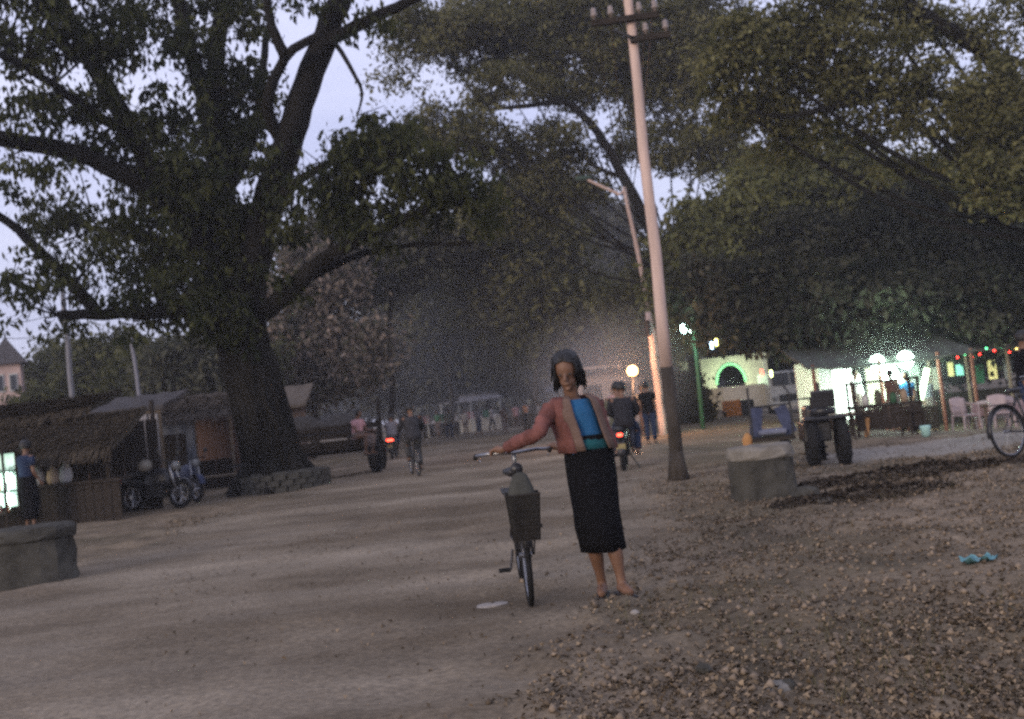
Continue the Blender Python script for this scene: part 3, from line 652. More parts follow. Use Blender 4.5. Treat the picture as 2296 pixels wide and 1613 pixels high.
    # drop the front: rows past the brow only cover sides and back
    for i in range(4, 9):
        for k in range(21):
            a = R(-220 + 260 * k / 20); th = math.pi * (.02 + .66 * i / 8)
            P[i][k] = H(.084 * math.sin(th) * math.cos(a) , .104 * math.sin(th) * math.sin(a) - .006, .108 * math.cos(th) + .022)
    h.grid(P)
    if outfit.get('bun'):
        h.sphere(H(0, -.05, .05), (.095 * s, .085 * s, .085 * s), 14, 9, Mh)
        for q in (-1, 1): h.sphere(H(q * .078, -.03, -.03), (.028 * s, .055 * s, .10 * s), 10, 8, Mh)
        h.sphere(H(.0, -.085, -.07), (.085 * s, .05 * s, .11 * s), 12, 8, Mh)
    if vox < .013:
        q_ = random.Random(4); h.v = [tuple(Vector(p) + Vector((q_.uniform(-1, 1), q_.uniform(-1, 1), q_.uniform(-1, 1))) * .006) for p in h.v]
        for i in range(110):
            a = R(q_.uniform(-215, 35)); p0 = H(.088 * math.cos(a), .095 * math.sin(a) - .02, q_.uniform(.0, .10)); p1 = p0 + rt * .012 * math.cos(a) - up * q_.uniform(.05, .09); p2 = p1 - up * q_.uniform(.04, .10) + rt * q_.uniform(-.02, .02) + face * q_.uniform(-.02, .01)
            h.tube([p0, p1, p2], [.005, .004, .0015], 4)
    h.build('hair', hairm, root, smooth=True, off=off, solid=.008)
    if vox < .013:
        e = MB()
        for q in (-1, 1): e.sphere(H(q * .030, .080, .004), (.012 * s, .008 * s, .008 * s), 8, 6, Mh)
        e.build('eyes', mat('eye_dark', (.03, .025, .02), 0, 3, .3, bump=0), root, smooth=True, off=off)
    # top garment
    t = MB(); g = .014 * s
    def shell(rings_): t.rings(rings_, 18, cap=False)
    hem = outfit.get('hem', .06)
    shell([(J['neck'] - Vector((0, 0, .02)), .068 * s, .062 * s, 0, ya), (ch + Vector((0, 0, .035)), sw * .90, .088 * s + g, .01, ya), (ch - Vector((0, 0, .05)), sw * 1.05, .108 * s + g, .02, ya), (ch.lerp(pel, .4), sw * .95, .108 * s + g, .03, ya), (ch.lerp(pel, .65), sw * .92, .105 * s + g, .03, yb), (pel + Vector((0, 0, .03)), sw * 1.0, .118 * s + g, .03, yb), (pel - Vector((0, 0, hem)), sw * 1.04, .122 * s + g, .04, yb)])
    top = t.build('shirt', outfit['top'], root, smooth=True, off=off, solid=.006)
    sl = outfit.get('sleeve', 1.0)
    for q in 'lr':
        A, E, Wr = J['s' + q], J['e' + q], J['w' + q]; end = E.lerp(Wr, min(1, max(0, sl * 2 - 1)) * .95) if sl > .5 else A.lerp(E, sl * 2)
        pts = [A + Vector((0, 0, .005)), A.lerp(E, .3), A.lerp(E, .6)] + ([E, E.lerp(end, .5), end] if sl > .5 else [])
        rr = [.064, .060, .055, .050, .050, .042][:len(pts)]
        if vox < .013:
            q2 = wob(pts, .003, 4, 3); rr = [float(np.interp(i / 4, range(len(rr)), rr)) * (1 + .07 * math.sin(i * 1.9) + .04 * math.sin(i * 4.1)) for i in range(len(q2))]; pts = q2
        MB().tube(pts, [k * s * outfit.get('loose', 1.0) for k in rr], 14, cap=False).build('sleeve', outfit.get('smat', outfit['top']), root, smooth=True, off=off, solid=.005)
    # lower garment
    l = MB(); lmat = outfit['lmat']
    if outfit['lower'] == 'skirt':
        km = (J['kl'] + J['kr']) / 2; am = (J['al'] + J['ar']) / 2; hz_ = outfit.get('skirt_to', .72)
        end = km.lerp(am, hz_); sep = (J['al'] - J['ar']).length / 2
        l.rings([(pel + Vector((0, 0, .10)), sw * .98, .136 * s, 0, yb), (pel - Vector((0, 0, .04)), sw * 1.06, .140 * s, .02, yb), (pel.lerp(km, .4), sw * 1.04, .145 * s, .03, yb), (pel.lerp(km, .8), sw * .95, .140 * s, .04, yb), (km, sw * .88 + sep * .1, .140 * s, .05, yb), (km.lerp(end, .6), sw * .80 + sep * .15, .135 * s, .06, yb), (end, sw * .74 + sep * .2, .135 * s, .07, yb)], 44 if vox < .013 else 22, cap=False)
        l.build(outfit.get('lname', 'skirt'), lmat, root, smooth=True, off=off, solid=.006)
    else:
        l.rings([(pel + Vector((0, 0, .06)), sw * .93, .12 * s, 0, yb), (pel - Vector((0, 0, .06)), sw * .98, .13 * s, 0, yb)], 16, cap=True)
        for q in 'lr': l.tube([J['h' + q] , J['h' + q].lerp(J['k' + q], .5), J['k' + q], J['k' + q].lerp(J['a' + q], .5), J['k' + q].lerp(J['a' + q], .93)], [.100 * s, .090 * s, .068 * s, .066 * s, .060 * s], 12)
        l.build('trousers', lmat, root, smooth=True, off=off)
    sh = MB()
    for q in 'lr':
        fd = J.get('f' + q, face); fd = Vector((fd.x, fd.y, 0)).normalized(); c = J['a' + q] + fd * .055 * s; c.z = J['a' + q].z - .075 * s
        m = Matrix.Rotation(math.atan2(fd.y, fd.x), 3, 'Z'); MB().box(c, (.25 * s, .085 * s, .018), m).build('sandal', blackp, root, off=off, bevel=.004)
    return root
def stand(base, yaw=0, s=1.0, walk=.0, arms=(0, 0), seat=None, lean=0):
    """joints of a standing / walking / seated figure facing -Y turned by yaw"""
    m = Matrix.Rotation(yaw, 3, 'Z'); B = Vector(base)
    def p(x, y, z): return B + m @ (Vector((x, y - lean * z, z)) * s)
    if seat is None:
        J = dict(head=p(0, -.02, 1.56), neck=p(0, 0, 1.40), sl=p(.17, 0, 1.36), sr=p(-.17, 0, 1.36), el=p(.21, .03 - arms[0] * .1, 1.08), er=p(-.21, .03 - arms[1] * .1, 1.08), wl=p(.20, -.06 - arms[0] * .22, .85 + arms[0] * .14), wr=p(-.20, -.06 - arms[1] * .22, .85 + arms[1] * .14),
                 hl=p(.09, 0, .90), hr=p(-.09, 0, .90), kl=p(.09, -.04 - walk, .50), kr=p(-.09, -.04 + walk, .50), al=p(.10, -.0 - walk * 1.4, .085), ar=p(-.10, .0 + walk * 1.8, .085))
    else:
        h = seat
        J = dict(head=p(0, -.05, h + .66), neck=p(0, -.01, h + .52), sl=p(.17, 0, h + .47), sr=p(-.17, 0, h + .47), el=p(.22, -.10, h + .22), er=p(-.22, -.10, h + .22), wl=p(.20, -.34 - arms[0] * .1, h + .18), wr=p(-.20, -.34 - arms[1] * .1, h + .18),
                 hl=p(.09, .02, h + .07), hr=p(-.09, .02, h + .07), kl=p(.13, -.38, h + .06), kr=p(-.13, -.38, h + .06), al=p(.14, -.30, max(.085, h - .36)), ar=p(-.14, -.30, max(.085, h - .36)))
    return J, m @ Vector((0, -1, 0))
def cloth(n, c, v=.2):
    m = mat(n, c, v, 9, .95, bump=.35, bscale=60); m.node_tree.nodes['Principled BSDF'].inputs['Specular IOR Level'].default_value = .08; return m
black_cloth = cloth('black_cloth', (.006, .006, .007)); olive_cloth = cloth('olive_cloth', (.10, .10, .075)); rust = cloth('rust_red_cloth', (.155, .066, .056), .4); bluec = cloth('blue_cloth', (.025, .10, .21))
brown_cloth = cloth('brown_cloth', (.10, .06, .045)); grey_cloth = cloth('grey_cloth', (.16, .16, .18)); check = cloth('dim_check_cloth', (.13, .10, .09), .5); navy = cloth('navy_cloth', (.02, .03, .06)); pinkc = cloth('pink_cloth', (.45, .25, .26))
teal = cloth('teal_cloth', (.015, .075, .085)); beige = cloth('beige_cloth', (.32, .24, .17)); greenc = cloth('green_cloth', (.06, .17, .10))

# ------------------------------------------------------------------ bicycle (front towards -Y)
def wheel(root, y, z, Rr, r, rimw=.012, spokes=16, hub=.02, name='wheel', tw=None):
    w = MB().torus((0, y, z), Rr, r, n=30, m=8).build(name, rubber, root, smooth=True)
    rim = MB().torus((0, y, z), Rr - r * 1.1, rimw, n=30, m=6).build('rim', steel, w, smooth=True)
    s = MB()
    for i in range(spokes):
        a = 2 * math.pi * i / spokes; s.tube([(.02 * (-1) ** i, y, z), (0, y + (Rr - r) * math.cos(a), z + (Rr - r) * math.sin(a))], .0016 if spokes > 8 else .012, 4)
    s.build('spokes', steel, w); MB().cyl((-.045, y, z), (.045, y, z), hub, 10).build('hub', steel, w)
    return w
def bicycle(label, loc, rz, steer=0, basket=True, tilt=0, group=None):
    o = empty('bicycle', loc, label, 'bicycle', rz, group, tilt=(0, tilt)); fy, ry, wz = -.56, .54, .345
    wheel(o, fy, wz, .325, .02); wheel(o, ry, wz, .325, .02)
    f = MB(); hd0, hd1 = (0, -.43, .62), (0, -.38, .84); bb = (0, .08, .30); st = (0, .22, .78)
    f.tube([hd1, st], .015, 8); f.tube([hd0, bb], .017, 8); f.tube([bb, st], .015, 8); f.tube([hd0, hd1], .02, 8)
    for x in (-.05, .05): f.tube([bb, (x, ry, wz)], .010, 6); f.tube([st, (x, ry, wz)], .009, 6)
    f.build('frame', blackp, o, smooth=True)
    g = MB(); g.tube([hd0, (0, -.46, .57)], .02, 8)
    for x in (-.05, .05): g.tube([(x * .6, -.45, .58), (x, -.50, .50), (x, fy, wz)], [.013, .012, .010], 6)
    g.build('fork', blackp, o, smooth=True)
    MB().tube([hd1, (0, -.36, .98), (0, -.37, 1.03)], [.017, .014, .016], 8).build('stem', steel, o, smooth=True)
    hb = MB().tube([(-.27, -.20, 1.02), (-.26, -.30, 1.035), (-.16, -.38, 1.045), (0, -.385, 1.035), (.16, -.38, 1.045), (.26, -.30, 1.035), (.27, -.20, 1.02)], .0125, 8).build('handlebar', steel, o, smooth=True)
    for x in (-1, 1):
        MB().tube([(x * .27, -.17, 1.016), (x * .265, -.28, 1.033)], .018, 8).build('grip', rubber, hb, smooth=True)
        MB().tube([(x * .24, -.36, 1.0), (x * .25, -.26, .985)], .006, 6).build('brake_lever', steel, hb)
    s = MB(); s.rings([((0, .27, .83), .03, .12), ((0, .26, .86), .075, .14), ((0, .25, .885), .07, .13), ((0, .25, .895), .04, .10)], 14); s.build('saddle', blackp, o, smooth=True)
    MB().tube([st, (0, .24, .84)], .013, 8).build('seat_post', steel, o)
    for (y, a0, a1) in ((fy, 20, 165), (ry, -10, 190)):
        P = []
        for i in range(14):
            a = R(a0 + (a1 - a0) * i / 13); P.append([(x, y + .36 * math.cos(a), wz + (.36 - abs(x) * .35) * math.sin(a)) for x in (-.032, 0, .032)])
        MB().grid(P).build('mudguard', blackp, o, smooth=True, solid=.003)
    if basket:
        bk = MB(); c = Vector((0, -.95, .50)); t = (.108, .09); bt = (.085, .07)
        def ring(z, k, th): 
            x = bt[0] + (t[0] - bt[0]) * k; y = bt[1] + (t[1] - bt[1]) * k
            bk.tube([c + Vector(q) for q in ((-x, -y, z), (x, -y, z), (x, y, z), (-x, y, z), (-x, -y, z))], th, 5)
        for i in range(8): ring(.0 + i * .0415, i / 7, .0035 if i < 7 else .010)
        for i in range(25):
            k = i / 24 * 2 - 1
            for sgn in (-1, 1):
                bk.tube([c + Vector((k * bt[0], sgn * bt[1], 0)), c + Vector((k * t[0], sgn * t[1], .29))], .003, 4)
                if i % 2 == 0: bk.tube([c + Vector((sgn * bt[0], k * bt[1], 0)), c + Vector((sgn * t[0], k * t[1], .29))], .003, 4)
            bk.tube([c + Vector((k * bt[0], -bt[1], 0)), c + Vector((k * bt[0], bt[1], 0))], .003, 4)
        bk.build('basket', mat('basket_wire', (.028, .025, .022), .2, 10, .85, 0, bump=0), o)
        for x in (-.06, .06): MB().tube([(x, -.56, .345), (x, -.88, .52)], .006, 5).build('rack_strut', iron, o); MB().tube([(x, -.44, .80), (x, -.87, .78)], .006, 5).build('rack_strut', iron, o)
        MB().rings([((0, -.95, .51), .08, .06), ((0, -.95, .62), .10, .08), ((0, -.95, .76), .095, .08, .05), ((0, -.94, .83), .075, .06, .1), ((0, -.93, .91), .045, .04, .1), ((0, -.93, .93), .02, .02)], 14).build('bundle', cloth('grey_green_cloth', (.055, .055, .047)), o, smooth=True, label='grey-green bundle tied in the basket')
    MB().tube([(0, -.46, .90), (0, -.50, .93), (0, -.56, .93), (0, -.575, .93)], [.02, .035, .045, .04], 12).build('headlamp', blackp, o, smooth=True)
    MB().cyl((.055, .08, .30), (.062, .08, .30), .09, 20).build('chainring', steel, o)
    for x, dz in ((.09, .15), (-.09, -.15)):
        pd = MB().bar((x * .7, .08, .30), (x, .08 + .04, .30 + dz), .015).build('crank', steel, o); MB().box((x * 1.5, .12, .30 + dz), (.09, .07, .022)).build('pedal', rubber, pd)
    MB().bar((-.01, .3, .70), (-.01, .80, .70), .16, .012).build('rear_rack', iron, o)
    return o
bb = G(1190, 1356); bb = Vector((bb.x, bb.y, float(gh(bb.x, bb.y)) - .008))
BY = bb.y; brz = R(3)
Mb = Matrix.Rotation(brz, 3, 'Z')
bl = Vector((bb.x, bb.y, bb.z)) - Mb @ Vector((0, -.56, 0))
bike = bicycle('old black bicycle with a front basket, pushed by the walking woman', bl, brz)
print('bike depth', BY, bl)
BW = lambda x, y, z: bl + Mb @ Vector((x, y, z))
# ------------------------------------------------------------------ the woman
Yw = BY + .45; wf = G(1378, 1338)
gl, gr_ = BW(.268, -.23, 1.03), BW(-.13, -.385, 1.045)         # near grip (image right), outer grip (image left)
print('grips', gl, gr_, 'feet', wf)
Yw = wf.y
A = lambda u, v, dy=0: at(u, v, Yw + dy)
fa = A(1352, 1326, .12); fb = A(1396, 1322, -.12)
JW = dict(head=A(1270, 832, -.10), neck=A(1283, 893, -.03), sr=A(1238, 915, -.08), sl=A(1334, 905, .02),
          er=A(1204, 972, -.20), el=A(1358, 985, .04), hr=A(1292, 1010, 0), hl=A(1346, 1006, .04), kr=A(1322, 1180, -.05), kl=A(1366, 1176, -.12), ar=fa, al=fb)
JW['ar'].z = float(gh(fa.x, fa.y)) + .082; JW['al'].z = float(gh(fb.x, fb.y)) + .082
wr = JW['er'].lerp(gr_, .78) ; wl_ = gl + (JW['el'] - gl).normalized() * .08
JW['wr'] = gr_ + (JW['er'] - gr_).normalized() * .085; JW['wl'] = wl_
fc = (Vector((0, 0, CAM_H - .3)) - JW['head']); fc = Vector((fc.x - 1.2, fc.y, 0)).normalized() + Vector((0, 0, -.25))
gax = Mb @ Vector((0, 1, 0))
JW['fr'] = Vector((-.15, -1, 0)); JW['fl'] = Vector((.25, -1, 0))
person('woman in open rust red shirt over blue top and long black skirt walking a bicycle', wf, JW,
       dict(top=bluec, smat=rust, lower='skirt', lmat=black_cloth, sleeve=.93, loose=.98, hem=.02, bun=True, skirt_to=.42), vox=.0085, face=fc, grip={'l': (gl, gax), 'r': (gr_, Mb @ Vector((1, 0, 0)))})
wroot = [o for o in COL.objects if o.get('category') == 'person'][-1]
# open shirt: two front panels and a back panel over the blue top
ch = (JW['sl'] + JW['sr']) / 2; pel = (JW['hl'] + JW['hr']) / 2; sw = (JW['sl'] - JW['sr']).length / 2; ya = math.atan2((JW['sl'] - JW['sr']).y, (JW['sl'] - JW['sr']).x)
P = []
for t, rx, ry in ((-.10, .82, .096), (.0, 1.13, .134), (.25, 1.25, .154), (.55, 1.20, .157), (.8, 1.24, .165), (1.02, 1.31, .173)):
    c = ch.lerp(pel, t); row = []
    for k in range(25):
        a = R(-90 + 42 + (360 - 84) * k / 24); rr = 1 + .03 * math.sin(k * 1.7 + t * 6)
        x = sw * rx * rr * math.cos(a); y = ry * rr * math.sin(a)
        row.append(c + Vector((x * math.cos(ya) - y * math.sin(ya), x * math.sin(ya) + y * math.cos(ya), .03 * (1 - t) if t < .1 else 0)))
    P.append(row)
MB().grid(P).build('open_shirt', rust, wroot, smooth=True, off=wf, solid=.006, label='rust red shirt hanging open over the blue top')
tan = cloth('faded_tan_cloth', (.14, .095, .075))
for sg in (-1, 1):
    P = []
    for t, rx, ry in ((-.12, .84, .098), (.0, 1.15, .138), (.25, 1.27, .158), (.55, 1.22, .160), (.8, 1.26, .168), (1.0, 1.33, .176)):
        c = ch.lerp(pel, t); row = []
        for k in range(5):
            a = R(-90 + sg * (23 + 24 * k / 4)); x = sw * rx * math.cos(a); y = ry * math.sin(a) * (1 + .02 * math.sin(t * 14 + k))
            row.append(c + Vector((x * math.cos(ya) - y * math.sin(ya), x * math.sin(ya) + y * math.cos(ya), .03 * (1 - t) if t < .1 else 0)))
        P.append(row)
    MB().grid(P).build('shirt_facing', tan, wroot, smooth=True, off=wf, solid=.005)
ap = MB(); wc = pel + Vector((0, 0, .0))
MB().rings([(pel + Vector((0, 0, .10)), sw * .98, .132, 0, ya), (pel + Vector((0, 0, .05)), sw * 1.05, .145, .02, ya), (pel + Vector((0, 0, .005)), sw * 1.10, .152, .03, ya)], 20, cap=False).build('waistband', teal, wroot, smooth=True, off=wf, solid=.004)

# ------------------------------------------------------------------ motorbike (front towards -Y)
def motorbike(label, loc, rz, col=None, tail=0, head=0, tilt=0, group='motorbikes'):
    o = empty('motorbike', loc, label, 'motorbike', rz, group, tilt=(0, tilt)); col = col or blackp
    for y in (-.60, .62):
        w = wheel(o, y, .29, .25, .045, .02, 8, .05)
    b = MB(); b.rings([((0, .0, .42), .09, .30), ((0, -.02, .55), .12, .36), ((0, -.04, .70), .12, .34), ((0, -.06, .80), .09, .24), ((0, -.06, .84), .04, .12)], 16); b.build('fuel_tank', col, o, smooth=True)
    e = MB(); e.box((0, -.02, .36), (.24, .36, .24)); e.cyl((-.10, -.18, .36), (.10, -.18, .36), .09, 12); e.build('engine', iron, o, bevel=.02)
    s = MB(); s.rings([((0, .40, .70), .10, .36), ((0, .40, .76), .13, .40), ((0, .40, .80), .12, .38), ((0, .40, .815), .08, .30)], 16); s.build('seat', blackp, o, smooth=True)
    r = MB(); r.rings([((0, .62, .52), .07, .20), ((0, .66, .62), .10, .26), ((0, .68, .70), .08, .24)], 12); r.build('tail_cowl', col, o, smooth=True)
    f = MB()
    for x in (-.09, .09): f.tube([(x, -.60, .29), (x, -.42, .80), (x * .8, -.38, .92)], .024, 8)
    f.build('fork', steel, o, smooth=True)
    MB().tube([(-.34, -.20, .99), (-.22, -.32, 1.0), (0, -.36, .96), (.22, -.32, 1.0), (.34, -.20, .99)], .014, 8).build('handlebar', iron, o, smooth=True)
    for x in (-.30, .30):
        m = MB(); m.tube([(x * .85, -.30, 1.0), (x, -.30, 1.14)], .006, 5); m.rings([((x, -.30, 1.11), .01, .01), ((x, -.30, 1.14), .05, .012), ((x, -.30, 1.18), .055, .012), ((x, -.30, 1.21), .02, .01)], 10); m.build('mirror', iron, o)
    MB().tube([(0, -.40, .86), (0, -.46, .87), (0, -.54, .87)], [.05, .085, .09], 14).build('headlight', mat('lamp_glass', (.2, .2, .19), .05, 3, .2, bump=0) if not head else mat('headlight_lit', (.8, .8, .7), 0, 1, .3, bump=0, emit=(1, .95, .8), es=6), o, smooth=True)
    MB().box((0, .90, .66), (.09, .05, .05)).build('tail_light', mat('tail_lit', (.5, .02, .02), 0, 1, .3, bump=0, emit=(1, .06, .03), es=5) if tail else mat('tail_red', (.25, .02, .02), .1, 3, .3, bump=0), o, bevel=.01)
    for (y, a0, a1) in ((-.60, 40, 160), (.62, 0, 140)):
        P = []
        for i in range(10):
            a = R(a0 + (a1 - a0) * i / 9); P.append([(x, y + .33 * math.cos(a), .29 + .33 * math.sin(a)) for x in (-.07, 0, .07)])
        MB().grid(P).build('mudguard', col, o, smooth=True, solid=.004)
    MB().tube([(.13, -.1, .28), (.16, .3, .27), (.17, .80, .34)], [.025, .04, .045], 10).build('exhaust', steel, o, smooth=True)
    MB().box((0, .93, .45), (.17, .012, .11), Matrix.Rotation(R(-15), 3, 'X')).build('number_plate', mat('plate', (.3, .25, .12), .2, 6, .5), o)
    MB().bar((-.10, .1, .3), (-.28, .18, .01), .02).build('side_stand', iron, o)
    return o
mg = Vector(onground(1402, 18.6)); mrz = R(180 - 8)
moto = motorbike('black motorbike with lit red tail light riding away with two people', mg, mrz, tail=1)
Mm = Matrix.Rotation(mrz, 3, 'Z')
def ride(y, lean, reach, s=1.0, foot=(-.05, .30)):
    p = lambda a, b, c: mg + Mm @ Vector((a, b, c))
    return dict(head=p(0, y - .10 - lean, 1.50), neck=p(0, y - .06 - lean * .8, 1.34), sl=p(.18, y - .03 - lean * .6, 1.29), sr=p(-.18, y - .03 - lean * .6, 1.29), el=p(.25, y - reach * .45, 1.08), er=p(-.25, y - reach * .45, 1.08), wl=p(.28 if reach > .4 else .14, y - reach, 1.02 if reach > .4 else .98), wr=p(-.28 if reach > .4 else -.14, y - reach, 1.02 if reach > .4 else .98),
                hl=p(.10, y + .04, .88), hr=p(-.10, y + .04, .88), kl=p(.20, y - .34, .74), kr=p(-.20, y - .34, .74), al=p(.19, y - .16, .36), ar=p(-.19, y - .16, .36))
person('motorbike driver in olive shirt seen from behind past the pillion rider', mg, ride(.18, .10, .40), dict(top=olive_cloth, lower='trousers', lmat=grey_cloth, sleeve=.9), vox=.02, face=Mm @ Vector((0, -1, 0)))
person('pillion rider in a dark jacket on the motorbike with the red tail light', mg + Vector((0, 0, 0)), {k: v + Mm @ Vector((-.10, 0, -.02)) for k, v in ride(.58, .0, .30).items()}, dict(top=cloth('dark_jacket', (.022, .022, .026)), lower='trousers', lmat=navy, sleeve=.95, loose=1.25), vox=.02, face=Mm @ Vector((0, -1, 0)))
# cyclist riding away, further off
cg = Vector(onground(932, 23.5)); crz = R(180 + 14); cyc = bicycle('dark bicycle being ridden away beside the farm cart', cg, crz, basket=False)
Mc = Matrix.Rotation(crz, 3, 'Z'); pc = lambda a, b, c: cg + Mc @ Vector((a, b, c))
person('cyclist with pale collar and dark jacket riding away beside the cart', cg,
       dict(head=pc(0, .08, 1.55), neck=pc(0, .14, 1.40), sl=pc(.18, .18, 1.34), sr=pc(-.18, .18, 1.34), el=pc(.27, -.0, 1.15), er=pc(-.27, -.0, 1.15), wl=pc(.26, -.18, 1.06), wr=pc(-.26, -.18, 1.06), hl=pc(.10, .27, .92), hr=pc(-.10, .27, .92), kl=pc(.13, -.08, .74), kr=pc(-.13, -.02, .62), al=pc(.13, .10, .42), ar=pc(-.13, .12, .20)),
       dict(top=cloth('charcoal_jacket', (.035, .035, .04)), lower='trousers', lmat=cloth('dark_check', (.05, .05, .05)), sleeve=.9, loose=1.3), vox=.022, face=Mc @ Vector((0, -1, 0)))

# ------------------------------------------------------------------ farm cart beyond the big trunk
fg = onground(731, 27.4)
fc_ = empty('farm_trailer', fg, 'dark flatbed trailer with stake sides and a covered load', 'trailer', R(4))
bed = MB(); bed.box((0, 0, .78), (3.4, 1.5, .10)); bed.bar((-1.7, -.5, .68), (1.6, -.5, .68), .10); bed.bar((-1.7, .5, .68), (1.6, .5, .68), .10); bed.build('bed', dark_wood, fc_)
for i in range(3):
    MB().box((0, -.76, .92 + i * .20), (3.4, .03, .15)).build('side_board', dark_wood, fc_)
for i in range(5): MB().box((-1.6 + i * .8, -.80, 1.08), (.07, .05, .70)).build('stake', dark_wood, fc_)
def cartwheel(x, y):
    w = MB().torus((0, 0, 0), .42, .10, n=26, m=8).build('wheel', rubber, fc_, smooth=True); w.location = (x, y, .50); w.rotation_euler = (0, 0, R(20))
    MB().cyl((-.06, 0, 0), (.06, 0, 0), .30, 18).build('hub_plate', iron, w)
for x, y in ((1.45, -.78), (1.45, .78), (-1.2, -.78), (-1.2, .78)): cartwheel(x, y)
ld_ = MB(); P = []
for i in range(13):
    x = -1.5 + i * .24; P.append([(x, -.66 + j * .165, .84 + (.85 + .12 * math.sin(i * 1.1 + j)) * max(0, math.sin(math.pi * (j + .2) / 8.4)) ** .5 * max(.1, math.sin(math.pi * (i + .4) / 12.8)) ** .3) for j in range(9)])
ld_.grid(P).build('load_cover', cloth('dark_tarpaulin', (.05, .047, .045)), fc_, smooth=True)
MB().tube([(-1.7, 0, .68), (-2.6, 0, .55)], .05, 8).build('drawbar', iron, fc_)
MB().box((1.66, -.78, 1.35), (.09, .09, 1.35)).build('corner_post', dark_wood, fc_)
sg = onground(812, 26.2); J, f = stand(sg, R(60), 1.0, seat=.92)
person('person in a pale shirt sitting at the tail of the farm trailer', sg, J, dict(top=pinkc, lower='skirt', lmat=check, sleeve=.4, lname='longyi'), vox=.024, face=f)
# vehicle with brake light further on
vg = onground(885, 36)
v_ = motorbike('distant motorbike with glowing brake light left of the cyclist', vg, R(180), tail=1)
tb = v_.children
tl2 = [c for c in v_.children if c.name.startswith('tail_light')][0]; tl2.scale = (2.6, 1, 1.4); tl2.location = (0, 0, -.25)
J, f = stand(vg, R(180), 1.0, seat=.80); person('dim rider on the distant motorbike with the brake light', vg + Vector((0, 0, 0)), J, dict(top=grey_cloth, lower='trousers', lmat=navy, sleeve=.4), vox=.03, face=f)

# round plinth under the big tree
pg = b1 + Vector((.1, -.1, 0)); pl = empty('tree_plinth', pg, 'low round brick and plaster plinth around the foot of the big tree', 'plinth')
n = 22
for lay in range(3):
    for i in range(n):
        a = 2 * math.pi * (i + .5 * (lay % 2)) / n; m = Matrix.Rotation(a + math.pi / 2, 3, 'Z'); rr = .98
        if lay == 0 and i == 0: pass
        key = 'brickmesh'
        if key not in MATS:
            o = MB().box((0, 0, 0), (.262, .16, .125)).build('brick', concrete_d, pl, bevel=.012); MATS[key] = o.data
        else:
            o = bpy.data.objects.new('brick', MATS[key]); COL.objects.link(o); o.parent = pl
        o.location = (rr * math.cos(a) * random.uniform(.99, 1.01), rr * math.sin(a), .06 + lay * .137); o.rotation_euler = (0, 0, a + math.pi / 2)
MB().rings([((0, 0, -.1), .9, .9), ((0, 0, .36), .9, .9), ((0, 0, .44), .8, .8)], 30).build('earth_fill', concrete_d, pl)

# ------------------------------------------------------------------ concrete blocks
def rough_block(label, loc, sx, sy, h, m, seed, cap=True, rz=0):
    o = empty('concrete_block', loc, label, 'concrete block', rz, 'old concrete blocks'); g = random.Random(seed)
    rings = []; nn = 20
    def rr(k, z, gr=1.0):
        row = []
        for i in range(nn):
            a = 2 * math.pi * i / nn; c, s_ = math.cos(a), math.sin(a); e = 3.2
            q = (abs(c) ** e + abs(s_) ** e) ** (-1 / e); w = 1 + g.uniform(-.035, .035)
            row.append(Vector((sx / 2 * q * c * gr * w, sy / 2 * q * s_ * gr * w, z + g.uniform(-.012, .012))))
        return row
    prof = [(-.15, 1.0), (0, 1.0), (h * .25, .95), (h * .5, .96), (h * .72, .93), (h * .78, .92)]
    mb = MB(); rows = [rr(0, z, q) for z, q in prof]
    vs = [p for r in rows for p in r]; fs = [(i * nn + k, i * nn + (k + 1) % nn, (i + 1) * nn + (k + 1) % nn, (i + 1) * nn + k) for i in range(len(rows) - 1) for k in range(nn)]
    mb.add(vs, fs); mb.build('body', m, o)
    rows = [rr(0, h * .77, .97), rr(0, h * .80, 1.0), rr(0, h * .93, 1.0), rr(0, h, .93), rr(0, h * 1.01, .6), rr(0, h * 1.015, .1)]
    vs = [p for r in rows for p in r]; fs = [(i * nn + k, i * nn + (k + 1) % nn, (i + 1) * nn + (k + 1) % nn, (i + 1) * nn + k) for i in range(len(rows) - 1) for k in range(nn)]; fs.append(tuple((len(rows) - 1) * nn + k for k in range(nn)))
    MB().add(vs, fs).build('cap', concrete if cap else concrete_d, o)
    return o
rough_block('squat weathered block with a pale crumbling cap, in front of the small tractor', G(1728, 1118) + Vector((0, .3, 0)), .78, .62, .60, concrete_d, 4, rz=R(-8))
rough_block('dark mossy block at the left edge of the road', G(62, 1318) + Vector((-.1, .25, 0)), 1.0, .7, .62, concrete_d, 9, False, rz=R(20))
g = random.Random(5)
def rock(label, loc, r, m=concrete, seed=1, grp='stones and rubble', flat_=.6):
    q = random.Random(seed); mb = MB(); mb.sphere((0, 0, 0), (r, r * .8, r * flat_), 9, 6); mb.v = [tuple(c * q.uniform(.82, 1.15) for c in p) for p in mb.v]
    o = mb.build('stone', m); o.location = loc; o.rotation_euler = (0, 0, q.uniform(0, 6)); return tag(o, label, 'stone', grp)
rock('largest rubble lump leaning against the squat block', G(1815, 1120) + Vector((0, .1, .05)), .16, concrete_d, seed=3)
rock('small rubble lump right of the squat block', G(1850, 1128) + Vector((0, 0, .02)), .09, seed=4)
rock('dark stone lying among the leaves at the bottom', G(1578, 1500), .045, concrete_d, 5)
rock('dark wedge stone beside a pale slab near the bottom edge', G(1768, 1540), .05, concrete_d, 6)
rock('pale flat slab of stone near the bottom edge', G(1735, 1545), .10, concrete, 7, flat_=.3)
rock('pale flake on the road left of the front wheel', G(1105, 1357), .12, mat('pale_stone', (.27, .245, .22), .2), 8, flat_=.12)
rock('small pale pebble on the road right of the sandals', G(1422, 1375), .035, MATS['pale_stone'], 9)
